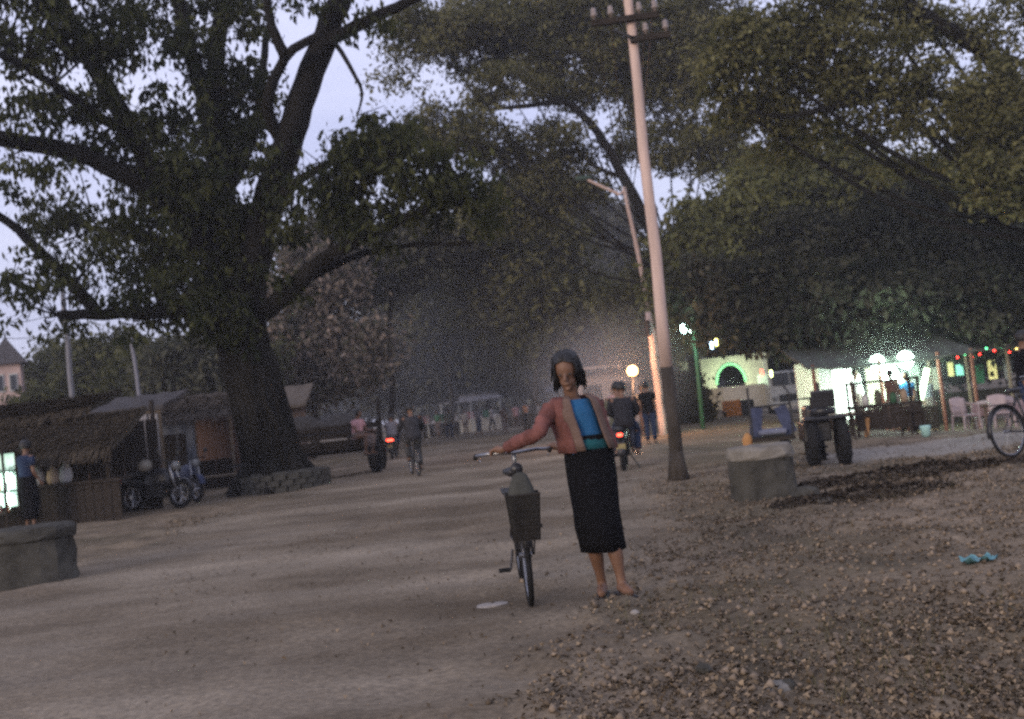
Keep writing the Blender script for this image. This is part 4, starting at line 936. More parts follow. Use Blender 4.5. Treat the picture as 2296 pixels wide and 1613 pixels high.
# heap of dark leaves standing in for a shadowed hump right of the block
hp = G(1940, 1118); mb = MB(); P = []
for i in range(24):
    x = -1.0 + i * 2.0 / 23; P.append([(x, -.5 + j * .1, max(-.03, .13 * (1 - (x / 1.0) ** 2) * (1 - (-.1 + j * .11 - .45) ** 2 * 3.5) + .035 * math.sin(i * 2.3 + j * 3.1)) - .01) for j in range(11)])
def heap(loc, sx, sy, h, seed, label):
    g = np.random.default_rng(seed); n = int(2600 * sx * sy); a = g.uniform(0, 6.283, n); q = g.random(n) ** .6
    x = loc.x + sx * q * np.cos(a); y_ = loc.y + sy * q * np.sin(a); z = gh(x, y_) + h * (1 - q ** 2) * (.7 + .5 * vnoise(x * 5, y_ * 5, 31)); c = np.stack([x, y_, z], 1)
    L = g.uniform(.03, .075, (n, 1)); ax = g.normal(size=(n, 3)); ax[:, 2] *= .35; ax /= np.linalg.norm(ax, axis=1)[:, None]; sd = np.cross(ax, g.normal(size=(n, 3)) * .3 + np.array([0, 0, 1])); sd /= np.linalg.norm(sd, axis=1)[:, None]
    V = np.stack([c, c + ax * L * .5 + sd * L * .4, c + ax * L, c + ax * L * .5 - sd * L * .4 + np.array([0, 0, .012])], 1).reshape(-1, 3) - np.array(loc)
    o = fastmesh('leaf_heap', V, np.arange(len(V)).reshape(-1, 4), [MATS.get('dark_leaves') or leafmat('dark_leaves', (.018, .015, .012), (.075, .058, .042), .05)], None, np.repeat(g.random(n), 4)); o.location = loc
    return tag(o, label, 'leaf heap')
heap(G(1935, 1118), 1.05, .38, .16, 3, 'low heap of dark leaves in place of a shadowed hump beside the squat block')
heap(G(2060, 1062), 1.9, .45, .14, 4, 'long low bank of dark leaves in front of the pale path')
# blue plastic scrap
P = []; 
for i in range(9): P.append([(-.11 + i * .0275, -.05 + j * .025, .03 + .022 * math.sin(i * 1.7 + j * 2.1) + .012 * math.cos(j * 3)) for j in range(5)])
o = MB().grid(P).build('plastic_bag', mat('cyan_plastic', (.12, .28, .30), .3, 20, .4, bump=.2), smooth=True); o.location = G(2196, 1264); tag(o, 'crumpled cyan plastic bag on the dry leaves', 'plastic bag')

# ------------------------------------------------------------------ litter of leaves and clods
def litter(N, seed):
    g = np.random.default_rng(seed); y = 2.6 + 15 * g.random(N) ** 1.7; x = (-.55 + 1.35 * g.random(N)) * (y * .62 + 1) + .2
    rd = roadness(x, y); keep = g.random(N) < np.clip((1 - rd) + .035, 0, 1) * np.clip(.55 + 1.5 * vnoise(x * .9, y * .9, 41) + .8 * vnoise(x * 3, y * 3, 42), .08, 1) * (1 - .9 * (pathness(x, y) > .5)); x, y = x[keep], y[keep]; n = len(x)
    z = gh(x, y); c = np.stack([x, y, z], 1)
    L = g.uniform(.012, .036, (n, 1)) * (.8 + .03 * y[:, None]); yaw = g.uniform(0, 6.28, n); pt = g.normal(0, .28, n)
    ax = np.stack([np.cos(yaw) * np.cos(pt), np.sin(yaw) * np.cos(pt), np.abs(np.sin(pt))], 1); up = np.stack([g.normal(0, .35, n), g.normal(0, .35, n), np.ones(n)], 1); sd = np.cross(ax, up); sd /= np.linalg.norm(sd, axis=1)[:, None]
    lift = np.array([0, 0, 1]) * L
    q = np.stack([c + lift * .1, c + ax * L * .5 + sd * L * .38 + lift * .55, c + ax * L + lift * .25, c + ax * L * .5 - sd * L * .38 + lift * .5], 1)
    V = q.reshape(-1, 3); return V, np.arange(len(V)).reshape(-1, 4), np.repeat(g.random(n) ** 1.3, 4)
V, F, T = litter(95000, 5)
o = fastmesh('dry_leaves', V, F, [leafmat('leaf_litter', (.065, .050, .032), (.33, .245, .155), .1)], None, T); tag(o, 'dry brown leaves strewn over the rough ground', 'leaf litter', kind='stuff')
def clods(N, seed):
    g = np.random.default_rng(seed); y = 2.5 + 12 * g.random(N) ** 1.6; x = (-.3 + 1.15 * g.random(N)) * (y * .6 + 1) + .3
    rd = roadness(x, y); keep = g.random(N) < (1 - rd) * .9 + .02; x, y = x[keep], y[keep]; n = len(x); z = gh(x, y)
    r = (.007 + .022 * g.random(n) ** 3)[:, None]; c = np.stack([x, y, z + r[:, 0] * .25], 1)
    base = np.array([[1, 0, 0], [-1, 0, 0], [0, 1, 0], [0, -1, 0], [0, 0, .8], [0, 0, -.8]], float); tri = np.array([[0, 2, 4], [2, 1, 4], [1, 3, 4], [3, 0, 4], [2, 0, 5], [1, 2, 5], [3, 1, 5], [0, 3, 5]])
    V = c[:, None, :] + base[None] * r[:, None, :] * g.uniform(.6, 1.35, (n, 6, 1)) + g.normal(0, .25, (n, 6, 3)) * r[:, None, :] * .5
    F = (tri[None] + (np.arange(n) * 6)[:, None, None]).reshape(-1, 3); return V.reshape(-1, 3), F, np.repeat(g.random(n), 6)
V, F, T = clods(16000, 6)
o = fastmesh('earth_clods', V, F, [leafmat('clod_earth', (.08, .062, .044), (.25, .195, .14), 0)], None, T); tag(o, 'loose clods and crumbs of brown earth', 'clods', kind='stuff')
gt = np.random.default_rng(9); N = 5000; y = 3 + 12 * gt.random(N) ** 1.5; x = (-.05 + .85 * gt.random(N)) * (y * .6 + 1) + .3; k = (vnoise(x * 1.4, y * 1.4, 22) > .12) & (roadness(x, y) < .3); x, y = x[k], y[k]; n = len(x); z = gh(x, y)
c = np.stack([x, y, z], 1); h_ = gt.uniform(.03, .11, (n, 1)); dx = gt.normal(0, .4, (n, 3)); dx[:, 2] = 1; a = gt.uniform(0, 6.28, n); sdv = np.stack([np.cos(a), np.sin(a), np.zeros(n)], 1) * .0024
V = np.stack([c - sdv, c + sdv, c + dx * h_ + sdv * .2, c + dx * h_ - sdv * .2], 1).reshape(-1, 3)
o = fastmesh('dry_grass', V, np.arange(len(V)).reshape(-1, 4), [leafmat('grass_blades', (.06, .062, .028), (.15, .13, .075), .2)], None, np.repeat(gt.random(n), 4)); tag(o, 'sparse dry grass tufts growing among fallen leaves', 'grass', kind='stuff')

# ------------------------------------------------------------------ stalls on the left
def board_row(parent, x0, x1, y, z0, z1, n, m, name='plank', rz=None):
    w = (x1 - x0) / n; me = None
    for i in range(n):
        if me is None: o = MB().box((0, 0, 0), (w * .93, .025, z1 - z0)).build(name, m, parent); me = o.data
        else: o = bpy.data.objects.new(name, me); COL.objects.link(o); o.parent = parent
        o.location = (x0 + w * (i + .5), y + random.uniform(-.008, .008), (z0 + z1) / 2 + random.uniform(-.01, .01)); o.rotation_euler = (0, R(random.uniform(-.6, .6)), 0)
def slope(mb, x0, x1, y0, z0, y1, z1, sag=.05, th=.10, nx=14):
    top = []; bot = []
    for j in range(5):
        t = j / 4; y = y0 + (y1 - y0) * t; z = z0 + (z1 - z0) * t
        top.append([(x0 + (x1 - x0) * i / nx, y + .02 * math.sin(i * 3.1), z - sag * math.sin(math.pi * i / nx) + .025 * math.sin(i * 2.3 + j * 1.9)) for i in range(nx + 1)])
        bot.append([(p[0], p[1], p[2] - th) for p in top[-1]])
    mb.grid(top); mb.grid([r[::-1] for r in bot])
    for a, b in ((top[0], bot[0]), (bot[-1], top[-1])): mb.grid([b, a])
    mb.grid([[r[0] for r in top], [r[0] for r in bot]]); mb.grid([[r[-1] for r in bot], [r[-1] for r in top]])
def fringe(parent, x0, x1, y0, z0, y1, z1, n, seed, m):
    g = np.random.default_rng(seed); t = g.random(n) ** 1.6; x = g.uniform(x0, x1, n); y = y0 + (y1 - y0) * t; z = z0 + (z1 - z0) * t + .02 - .05 * np.sin(np.pi * (x - x0) / (x1 - x0))
    L = g.uniform(.10, .34, (n, 1)); d = Vector((0, y0 - y1, z0 - z1)).normalized(); ax = np.array(d)[None] + g.normal(0, .16, (n, 3)); ax[:, 2] += .12 * (t > .06) - .5 * (t < .06)
    s_ = np.array([.012, 0, 0]); c = np.stack([x, y, z], 1); V = np.stack([c - s_, c + s_, c + ax * L + s_ * .5, c + ax * L - s_ * .5], 1).reshape(-1, 3)
    o = fastmesh('thatch_straw', V, np.arange(len(V)).reshape(-1, 4), [m], parent, np.repeat(g.random(n), 4)); o['kind'] = 'stuff'
straw = leafmat('straw', (.025, .02, .015), (.11, .09, .065), .05); straw2 = leafmat('straw_pale', (.05, .042, .034), (.17, .145, .12), .05)
litg = (.72, 1.0, .86)
tubem = mat('lit_tube', (.9, 1, .95), 0, 1, .4, bump=0, emit=litg, es=3.5)
s1 = onground(70, 20.0); st1 = empty('market_stall', s1, 'long low thatched stall with a dark plank counter at the left edge', 'market stall', R(-4), 'roadside market stalls')
a = MB(); slope(a, -2.6, 2.3, -1.0, 1.42, .6, 2.15, .06, .12); a.build('roof', thatch, st1); fringe(st1, -2.6, 2.3, -1.0, 1.42, .6, 2.15, 9000, 1, straw)
a = MB(); slope(a, -2.6, 1.2, .45, 2.25, 1.9, 2.62, .05, .10); a.build('rear_roof', thatch, st1); fringe(st1, -2.6, 1.2, .45, 2.25, 1.9, 2.62, 5000, 2, straw)
for x in (-2.3, -.75, .75, 2.1): MB().tube([(x, -.85, -.1), (x + .02, -.85, 1.40)], .05, 8).build('post', dark_wood, st1)
for x in (-2.3, 0, 2.1): MB().tube([(x, 1.3, -.1), (x, 1.3, 2.3)], .05, 8).build('post', dark_wood, st1)
board_row(st1, -.45, 2.35, -.92, .02, .74, 16, dark_wood)
MB().box((.95, -.75, .78), (2.9, .5, .05)).build('counter_top', dark_wood, st1)
board_row(st1, -2.5, 2.2, 1.25, .0, 1.9, 18, dark_wood, 'back_plank')
c0 = s1 + Vector((-1.35, -.95, 0))
ca = empty('display_cabinet', onground(-6, 18.6), 'glass display cabinet glowing greenish white at the left edge', 'display cabinet', R(-6))
cb = MB()
for x in (-.35, .35):
    for y in (-.2, .2): cb.bar((x, y, 0), (x, y, 1.5), .035)
for z in (.35, .75, 1.12, 1.5): cb.box((0, 0, z), (.72, .42, .025))
cb.build('frame', dark_wood, ca)
MB().box((0, .19, .95), (.66, .01, 1.0)).build('lit_back', mat('lit_panel', (.7, .9, .8), .3, 5, .5, bump=0, emit=(.60, 1.0, .80), es=.35), ca)
for x in (-.18, .02, .2): MB().tube([(x, .1, .40), (x + .02, .1, 1.1)], .018, 8).build('tube_light', tubem, ca)
for i in range(14):
    x = -.28 + (i % 5) * .14; z = (.37, .77, 1.14)[i // 5]; MB().rings([((x, -.05, z), .03, .03), ((x, -.05, z + .12), .03, .03), ((x, -.05, z + .15), .012, .012), ((x, -.05, z + .19), .012, .012)], 8).build('bottle', (orangep, whitep, greenp, rust)[i % 4], ca)
pl_ = bpy.data.lights.new('cabinet_lamp', 'POINT'); pl_.energy = 5; pl_.color = litg; pl_.shadow_soft_size = .15; lo = bpy.data.objects.new('cabinet_lamp', pl_); COL.objects.link(lo); lo.location = onground(8, 18.6) + Vector((.1, -.35, 1.0))
# goods hanging in the stall
def sack(label, loc, r, h, m, grp='goods at the stall'):
    o = MB().rings([((0, 0, 0), r * .8, r * .7), ((0, 0, h * .3), r, r * .85, .05), ((0, 0, h * .7), r * .8, r * .7, .08), ((0, 0, h * .88), r * .3, r * .3), ((0, 0, h), r * .45, r * .4, .1)], 12).build('bag', m, smooth=True)
    o.location = loc; return tag(o, label, 'bag', grp)
for i, (u, v, m, lab) in enumerate(((62, 1045, mat('pale_green_plastic', (.35, .50, .35), .3, 9, .5), 'pale green bag on the stall counter beside the cabinet'), (82, 1040, whitec, 'whitish bag on the stall counter by the green one'), (118, 1042, beige, 'beige bag standing on the stall counter'), (146, 1044, whitec, 'rightmost pale bag on the stall counter'))):
    p = at(u, v, 19.1); ct = s1.z + .81; sack(lab, Vector((p.x, p.y - .0, ct)), .13, .34 + .05 * (i % 2), m)
sg2 = onground(70, 18.4); J, f = stand(sg2, R(150), .98, arms=(.5, .3)); person('person in dark clothes standing at the glowing cabinet', sg2, J, dict(top=navy, lower='skirt', lmat=black_cloth, sleeve=.4, lname='longyi'), vox=.022, face=f)

# second stall with hung cloths
s2 = onground(285, 25.5); st2 = empty('market_stall', s2, 'open stall with dark roof and pale cloths hanging from its beam', 'market stall', R(-2), 'roadside market stalls')
a = MB(); slope(a, -1.5, 1.5, -.9, 2.35, .9, 2.75, .03, .1); a.build('roof', roofm, st2)
for x in (-1.35, -.4, .5, 1.35): MB().tube([(x, -.8, -.1), (x, -.8, 2.35)], .045, 8).build('post', wood, st2)
MB().bar((-1.4, -.82, 2.2), (1.4, -.82, 2.2), .05).build('beam', wood, st2)
board_row(st2, -1.4, 1.4, .7, 0, 1.6, 12, dark_wood, 'back_plank')
MB().box((0, -.4, .9), (2.6, .7, .06)).build('table_top', dark_wood, st2); board_row(st2, -1.3, 1.3, -.72, .05, .86, 10, brown_cloth, 'front_plank')
for u, w, h, m, lab in ((213, .16, .65, whitec, 'narrow white cloth hanging at the left of the open stall'), (238, .26, .95, beige, 'cream cloth hanging second in the open stall'), (292, .30, .8, beige, 'widest cream cloth hanging under the stall roof'), (322, .20, 1.25, whitec, 'long grey-white cloth hanging beside the orange strip'), (345, .22, 1.1, whitec, 'rightmost pale cloth hanging in the open stall'), (298, .10, 1.0, orangep, 'orange strip of cloth hanging low in the open stall')):
    p = at(u, 945, 24.6); P = []
    for i in range(7): P.append([(-w / 2 + w * i / 6, .03 * math.sin(i * 2 + j * .5), -h * j / 5) for j in range(6)])
    o = MB().grid(P).build('hanging_cloth', m, smooth=True, solid=.004); o.location = Vector((p.x, p.y, s2.z + 2.15)); tag(o, lab, 'cloth', 'cloths hung in the stall')
# third stall with tarpaulin
s3 = onground(455, 28.5); st3 = empty('market_stall', s3, 'stall with pale sloping roof and blue-grey tarpaulin wall by the trunk', 'market stall', R(0), 'roadside market stalls')
a = MB(); slope(a, -1.25, 1.5, -1.0, 2.15, 1.0, 2.75, .04, .1); a.build('roof', thatch2, st3); fringe(st3, -1.25, 1.5, -1.0, 2.15, 1.0, 2.75, 4000, 3, straw2)
for x, y in ((-1.15, -.9), (1.2, -.9), (-1.15, .9), (1.2, .9), (.2, -.9)): MB().tube([(x, y, -.1), (x, y, 2.2)], .045, 8).build('post', wood, st3)
P = []
for i in range(17): P.append([(-1.15 + i * .085, -.93 + .035 * math.sin(i * 1.5), 2.05 - j * .41 ) for j in range(6)])
MB().grid(P).build('tarpaulin_wall', tarp, st3, smooth=True, solid=.005)
board_row(st3, .25, 1.2, -.92, 0, .8, 6, dark_wood, 'front_plank'); board_row(st3, -1.1, 1.2, .95, 0, 2.1, 12, brown_cloth, 'back_plank')
# a fourth, nearer the trunk
s4 = onground(560, 33); st4 = empty('market_stall', s4, 'dim brown shack behind the leaning trunk', 'market stall', R(3), 'roadside market stalls')
a = MB(); slope(a, -1.6, 2.2, -1.0, 2.2, 1.0, 2.9, .04, .1); a.build('roof', thatch2, st4); board_row(st4, -1.5, 2.1, -.5, 0, 2.3, 18, mat('brown_boards', (.12, .085, .07), .3), 'wall_plank')
# parked motorbikes in front of the stalls
for (u, Yd, rz, lab) in ((352, 20.6, 70, 'parked motorbike with chrome glints at the end of the low stall'), (418, 22.5, 40, 'parked motorbike with blue body in front of the tarpaulin stall')):
    motorbike(lab, onground(u, Yd), R(rz), col=bluep if u == 418 else None, tilt=R(6))
hp_ = at(330, 1085, 20.3); o = MB().sphere((0, 0, 0), (.14, .16, .13), 14, 8).build('helmet', concrete, smooth=True); o.location = onground(352, 20.6) + Vector((-.05, -.30, .93)); tag(o, 'whitish helmet resting on the parked motorbike', 'helmet')
# stool or low box
bx_ = onground(505, 24.2); o = empty('wooden_bench', bx_, 'low pale bench beside the foot of the big tree', 'bench', R(25))
MB().box((0, 0, .44), (1.2, .32, .05)).build('seat', wood, o, bevel=.006)
for x in (-.52, .52):
    for y in (-.11, .11): MB().bar((x, y, 0), (x * .96, y, .42), .05).build('leg', wood, o)

# house far left
h1 = onground(38, 50); ho_ = empty('house', h1, 'narrow pink plastered turret house with a pointed dark roof', 'house', R(20)); 
MB().box((0, 0, 3.1), (1.3, 1.3, 6.2)).build('wall', pinkwall, ho_)
for x, z in ((-.3, 5.2), (.3, 5.2), (-.3, 3.2), (.3, 3.2)):
    w = MB().box((x, -.67, z), (.38, .06, .9)).build('window', whitep, ho_); MB().box((x, -.705, z), (.28, .03, .76)).build('pane', glass_dark, w)
MB().add([(-.95, -.95, 6.15), (.95, -.95, 6.15), (.95, .95, 6.15), (-.95, .95, 6.15), (-.05, 0, 7.5), (.05, 0, 7.5)], [(3, 2, 1, 0), (0, 1, 5, 4), (1, 2, 5), (2, 3, 4, 5), (3, 0, 4)]).build('roof', roofm, ho_)
MB().cyl((0, 0, 7.45), (0, 0, 7.8), .04, 6).build('finial', iron, ho_)
h2 = onground(-130, 58); ho2 = empty('house', h2, 'larger grey-roofed house cut off by the left edge', 'house', R(8))
MB().box((0, 0, 2.8), (7, 5, 5.6)).build('wall', pinkwall, ho2); MB().add([(-4.2, -3, 5.5), (4.2, -3, 5.5), (4.2, 3, 5.5), (-4.2, 3, 5.5), (-2, 0, 8.0), (2, 0, 8.0)], [(3, 2, 1, 0), (0, 1, 5, 4), (1, 2, 5), (2, 3, 4, 5), (3, 0, 4)]).build('roof', mat('slate_grey', (.20, .19, .21), .15), ho2)
for x in (-2, 0, 2):
    w = MB().box((x, -2.52, 3.8), (.9, .06, 1.2)).build('window', whitep, ho2); MB().box((x, -2.555, 3.8), (.7, .03, 1.0)).build('pane', glass_dark, w)

# ------------------------------------------------------------------ centre distance: crowd, stalls, street lamp
SL = onground(1424, 31); sl_ = empty('street_lamp', SL, 'low street lamp with a blazing orange-white globe beside the poles', 'street lamp'); lp = at(1418, 832, 31) - SL
MB().tube([(0, 0, -.1), (lp.x * .4, 0, lp.z * .5), (lp.x, 0, lp.z - .15)], [.05, .04, .035], 8).build('post', iron, sl_, smooth=True)
MB().sphere(lp, .17, 14, 9).build('globe', mat('lit_orange', (1, .8, .5), 0, 1, .4, bump=0, emit=(1.0, .44, .14), es=4.5), sl_, smooth=True)
MB().rings([((lp.x, 0, lp.z - .17), .06, .06), ((lp.x, 0, lp.z - .12), .08, .08)], 10).build('collar', iron, sl_)
def lamp(name, loc, e, col, size):
    q = bpy.data.lights.new(name, 'POINT'); q.energy = e; q.color = col; q.shadow_soft_size = size; l_ = bpy.data.objects.new(name, q); COL.objects.link(l_); l_.location = loc; return l_
lamp('street_lamp_light', SL + lp + Vector((-.1, -.35, .05)), 260, (1.0, .52, .30), .25)
ps = [(1046, 62, 'white shirt', whitec, check), (1075, 58, 'grey shirt', grey_cloth, navy), (1105, 66, 'pale shirt and dark longyi', whitec, black_cloth), (1133, 56, 'brown shirt', brown_cloth, check), (1160, 64, 'pink shirt', pinkc, check), (1182, 60, 'orange shirt', orangep, black_cloth), (1215, 55, 'white top', whitec, brown_cloth), (985, 60, 'green shirt', greenc, check), (1010, 54, 'olive shirt', olive_cloth, navy)]
near = ['standing leftmost by the lit fish stall', 'beside the white-shirted one in the far crowd', 'in the middle of the far crowd', 'walking towards us in the far crowd', 'standing right of centre in the far crowd', 'near the handlebar line in the far crowd', 'in the far crowd just left of the woman', 'standing apart left of the far crowd', 'walking on the road edge left of the far crowd']
for i, ((u, Yd, wd, tm, lm_), nr) in enumerate(zip(ps, near)):
    if i == 0: nr = 'standing at the left of the far crowd'
    bpt = onground(u, Yd); J, f = stand(bpt, R(i * 47), .95 + .03 * (i % 3), walk=.06 * (i % 3)); person(f'far person in {wd} {nr}', bpt, J, dict(top=tm, lower='skirt' if i % 2 else 'trousers', lmat=lm_, sleeve=.4, lname='longyi'), vox=.035, face=f, group='far people on the road')
for i, (u, Yd, rz, lab, m) in enumerate(((1060, 72, 5, 'far market stall with white awning left of the woman', whitec), (1190, 76, -6, 'far market stall with grey awning right behind the crowd', tarp), (960, 66, 10, 'far dark market stall behind the cyclist', thatch))):
    q = onground(u, Yd); st = empty('market_stall', q, lab, 'market stall', R(rz), 'roadside market stalls'); a = MB(); slope(a, -2.2, 2.2, -1, 2.3, 1, 2.8, .06, .08); a.build('roof', m, st)
    for x in (-2.1, 0, 2.1): MB().tube([(x, -.9, 0), (x, -.9, 2.3)], .05, 6).build('post', whitep, st)
    board_row(st, -2.1, 2.1, -.6, 0, .9, 10, (creamw, wood, dark_wood)[i], 'front_plank')
    for k in range(3): MB().box((-1.3 + k * 1.2, -.65, 1.2), (.5, .05, .5)).build('hung_goods', (whitec, pinkc, greenc)[k], st)
# shop with lamp-lit pink wall
q = onground(1400, 52); w_ = empty('shop_house', q, 'low pinkish shop front lit by the orange street lamp', 'shop', R(-8))
MB().box((0, 0, 1.5), (4.6, 3, 3.0)).build('wall', pinkwall, w_); a = MB(); slope(a, -2.7, 2.7, -2.2, 2.75, 1.8, 3.5, .03, .1); a.build('roof', roofm, w_)
for x in (-1.4, 0.1, 1.5): MB().box((x, -1.53, 1.05), (.95, .05, 2.0)).build('door', dark_wood, w_)
for (u, Yd, yw, lab, t_, l_) in ((1462, 27, 160, 'person in dark clothes standing left of the nearest pole', black_cloth, navy), (1448, 33, 20, 'person in beige shirt under the street lamp', beige, brown_cloth), (1385, 35, -40, 'person in pink shirt on the roadside left of the street lamp', pinkc, check)):
    bp_ = onground(u, Yd); J, f = stand(bp_, R(yw), 1.0); person(lab, bp_, J, dict(top=t_, lower='trousers', lmat=l_, sleeve=.4), vox=.026, face=f)

# dark shrub beside the pole
simple_tree('dark_shrub', 'dark clipped shrub just right of the nearest pole', 1542, 40, [(1540, 900, 34, 46, 2.0, 0), (1530, 860, 26, 30, 1.6, 0), (1560, 925, 26, 30, 1.8, 0)], L_mango, .26, 51, (1542, 900), r=.12, leaf=.05, spread_=.25)

# ------------------------------------------------------------------ right distance: truck, wall, lamp post
gl_ = onground(1576, 33); glp = empty('lamp_post', gl_, 'green lamp post with a small cyan-white lamp', 'lamp post'); tp = at(1556, 742, 33) - gl_; lpp = at(1533, 737, 33) - gl_
MB().tube([(0, 0, -.1), tp * .5, tp], [.075, .065, .055], 10).build('post', greenp, glp, smooth=True); MB().tube([tp, (tp + lpp) / 2 + Vector((0, 0, .1)), lpp], .03, 6).build('arm', greenp, glp)
MB().sphere(lpp, (.10, .09, .15), 12, 8).build('lamp_globe', mat('lit_cyan', (.7, 1, .95), 0, 1, .4, bump=0, emit=(.62, 1.0, .92), es=14), glp, smooth=True)
MB().tube([at(1549, 730, 33) - gl_, at(1548, 746, 33) - gl_], .03, 6).build('side_tube', tubem, glp)
lamp('lamp_post_light', gl_ + lpp + Vector((-.1, -.4, -.1)), 45, (.62, 1.0, .9), .2)
q = onground(1632, 52); wa = empty('arched_wall', q, 'cream wall with a green-lit arched opening behind the lamp post', 'wall', R(-4)); wd_, hh = 4.6, 2.9
mb = MB(); arch = []; N = 18; cx, rx_, hz2 = .35, .75, 2.5
outer = [(-2.3, 0), (-2.3, hh), (2.3, hh), (2.3, 0)]
pa = [(cx - rx_ * math.cos(math.pi * i / N), (hz2 - 1.0) + 1.0 * math.sin(math.pi * i / N)) for i in range(N + 1)]
for y in (0, .3):
    pass
def wallarch(mb):
    top = [(cx - rx_ * math.cos(math.pi * i / N), hh) for i in range(N + 1)]
    for i in range(N):
        for y, fl in ((0, 0), (.3, 1)):
            f = [(pa[i][0], y, pa[i][1]), (pa[i + 1][0], y, pa[i + 1][1]), (top[i + 1][0], y, hh), (top[i][0], y, hh)]; mb.add(f[::-1] if fl else f, [(0, 1, 2, 3)])
        mb.add([(pa[i][0], 0, pa[i][1]), (pa[i][0], .3, pa[i][1]), (pa[i + 1][0], .3, pa[i + 1][1]), (pa[i + 1][0], 0, pa[i + 1][1])], [(0, 1, 2, 3)])
    mb.box(((-2.3 + cx - rx_) / 2, .15, hh / 2), (cx - rx_ + 2.3, .3, hh)); mb.box(((2.3 + cx + rx_) / 2, .15, hh / 2), (2.3 - cx - rx_, .3, hh))
wallarch(mb); mb.build('wall', creamw, wa)
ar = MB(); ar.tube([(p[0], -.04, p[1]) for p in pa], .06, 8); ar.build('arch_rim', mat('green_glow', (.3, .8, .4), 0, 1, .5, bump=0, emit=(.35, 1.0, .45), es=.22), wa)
lamp('arch_light', q + Vector((.2, -1.4, 1.6)), 90, (.72, 1.0, .66), .3)
q = onground(1765, 50); tk = empty('white_truck', q, 'parked pale truck facing the road with dark windscreen and grille', 'truck', R(6))
MB().box((0, 0, 1.35), (2.1, 1.6, 1.7)).build('cab', whitep, tk, bevel=.08); ws = MB().box((0, -.815, 1.82), (1.75, .04, .62)).build('windscreen', glass_dark, tk); MB().box((0, -.84, 1.82), (.05, .03, .62)).build('windscreen_post', whitep, ws)
MB().box((0, -.83, .88), (1.2, .06, .34)).build('grille', iron, tk); MB().box((0, -.90, .50), (2.15, .18, .2)).build('bumper', creamw, tk)
for x in (-.85, .85): MB().sphere((x, -.84, .88), (.13, .05, .13), 10, 6).build('headlight', MATS['lamp_glass'], tk)
MB().box((-1.9, 1.6, 1.15), (2.6, 3.6, 1.1)).build('cargo_bed', creamw, tk)
for x in (-.85, .85):
    for y in (-.35, 2.6): MB().torus((x, y, .40), .30, .11, n=20, m=7).build('wheel', rubber, tk)
MB().box((-.85, 0, 2.5), (.06, .06, 1.2)).build('mast', whitep, tk)
for (u, v, Yd, c, nm, lab) in ((1708, 836, 32, (1, .08, .05), 'lit_red', 'small red lamp hanging between arch and truck'), (1729, 838, 32, (.85, 1, .4), 'lit_lime', 'yellow-green lamp above the truck mast'), (1606, 768, 30, (1, .95, .25), 'lit_yellow', 'yellow lamp glinting in the dark foliage'), (1596, 775, 30, (.5, .8, 1), 'lit_blue', 'blue-white lamp beside the yellow one')):
    p = at(u, v, Yd); o = MB().tube([(0, 0, -.11), (0, 0, -.07), (0, 0, .08), (0, 0, .11)], [.02, .04, .04, .015], 8).build('hanging_lamp', mat(nm, c, 0, 1, .4, bump=0, emit=c, es=5), smooth=True); o.location = p; tag(o, lab, 'lamp', 'small coloured lamps')
for (u, w, lab, m) in ((1598, .34, 'narrow yellow-orange painted block on the verge', mat('amber_paint', (.50, .30, .06), .2)), (1643, .75, 'wide orange painted block on the verge', orangep), (1674, .7, 'black painted block beside the orange one', blackp)):
    o = MB().box((0, 0, .34), (w, .4, .68), taper=.96).build('painted_block', m, bevel=.02); o.location = onground(u, 43); tag(o, lab, 'block', 'painted verge blocks')
# low white rail behind
# ------------------------------------------------------------------ two-wheel tractor with blue cart
tg = onground(1800, 15.4); tz = empty('small_tractor', tg, 'small tractor with fat black tyres and blue seat boards behind the squat block', 'tractor', R(170))
Rt = lambda x, y, z: (x, y, z)
def twheel(x, y, Rr=.29, r=.075):
    w = MB().torus((0, 0, 0), Rr - r * .6, r, n=26, m=8).build('wheel', rubber, tz, smooth=True); w.location = (x, y, Rr); 
    lug = MB()
    for i in range(22):
        a = 2 * math.pi * i / 22; m = Matrix.Rotation(a, 3, 'X') @ Matrix.Rotation(R(25 * (-1) ** i), 3, 'Z'); lug.box(m @ Vector((0, 0, 0)) + Vector((.02 * (-1) ** i, -math.sin(a) * (Rr + .012), math.cos(a) * (Rr + .012))), (.13, .03, .035), m)
    lug.build('tread', rubber, w); MB().cyl((-.05, 0, 0), (.05, 0, 0), .13, 14).build('rim', iron, w)
for x in (-.56, -.12): twheel(x, .50, .34, .085)
for x in (-.36, .18): twheel(x, -.55, .22, .05)
MB().box((-.22, .1, .52), (.40, .9, .30)).build('chassis', iron, tz, bevel=.03)
MB().box((-.30, -.30, .72), (.34, .62, .36)).build('engine_hood', blackp, tz, bevel=.05); MB().box((-.34, .50, .72), (.62, .42, .05)).build('rear_fender', blackp, tz, bevel=.02)
MB().rings([((-.34, .40, .76), .18, .15), ((-.34, .40, .84), .2, .18), ((-.34, .42, .86), .16, .14)], 12).build('driver_seat', blackp, tz, smooth=True); MB().box((-.34, .58, 1.0), (.34, .07, .26), Matrix.Rotation(R(-10), 3, 'X')).build('seat_back', blackp, tz, bevel=.02)
MB().torus((-.22, .08, 1.02), .17, .014, axis='Z', n=22, m=6).build('steering_wheel', blackp, tz); MB().tube([(-.22, -.02, .75), (-.22, .08, 1.02)], .016, 6).build('steering_column', iron, tz)
MB().box((.42, .15, .48), (.62, .95, .05)).build('cart_floor', dark_wood, tz)
for i, (x, m) in enumerate(((.18, 18), (.62, -8))): MB().box((x + .02, .30, .74), (.18, .05, .44), Matrix.Rotation(R(m), 3, 'Y')).build('seat_board', bluep, tz)
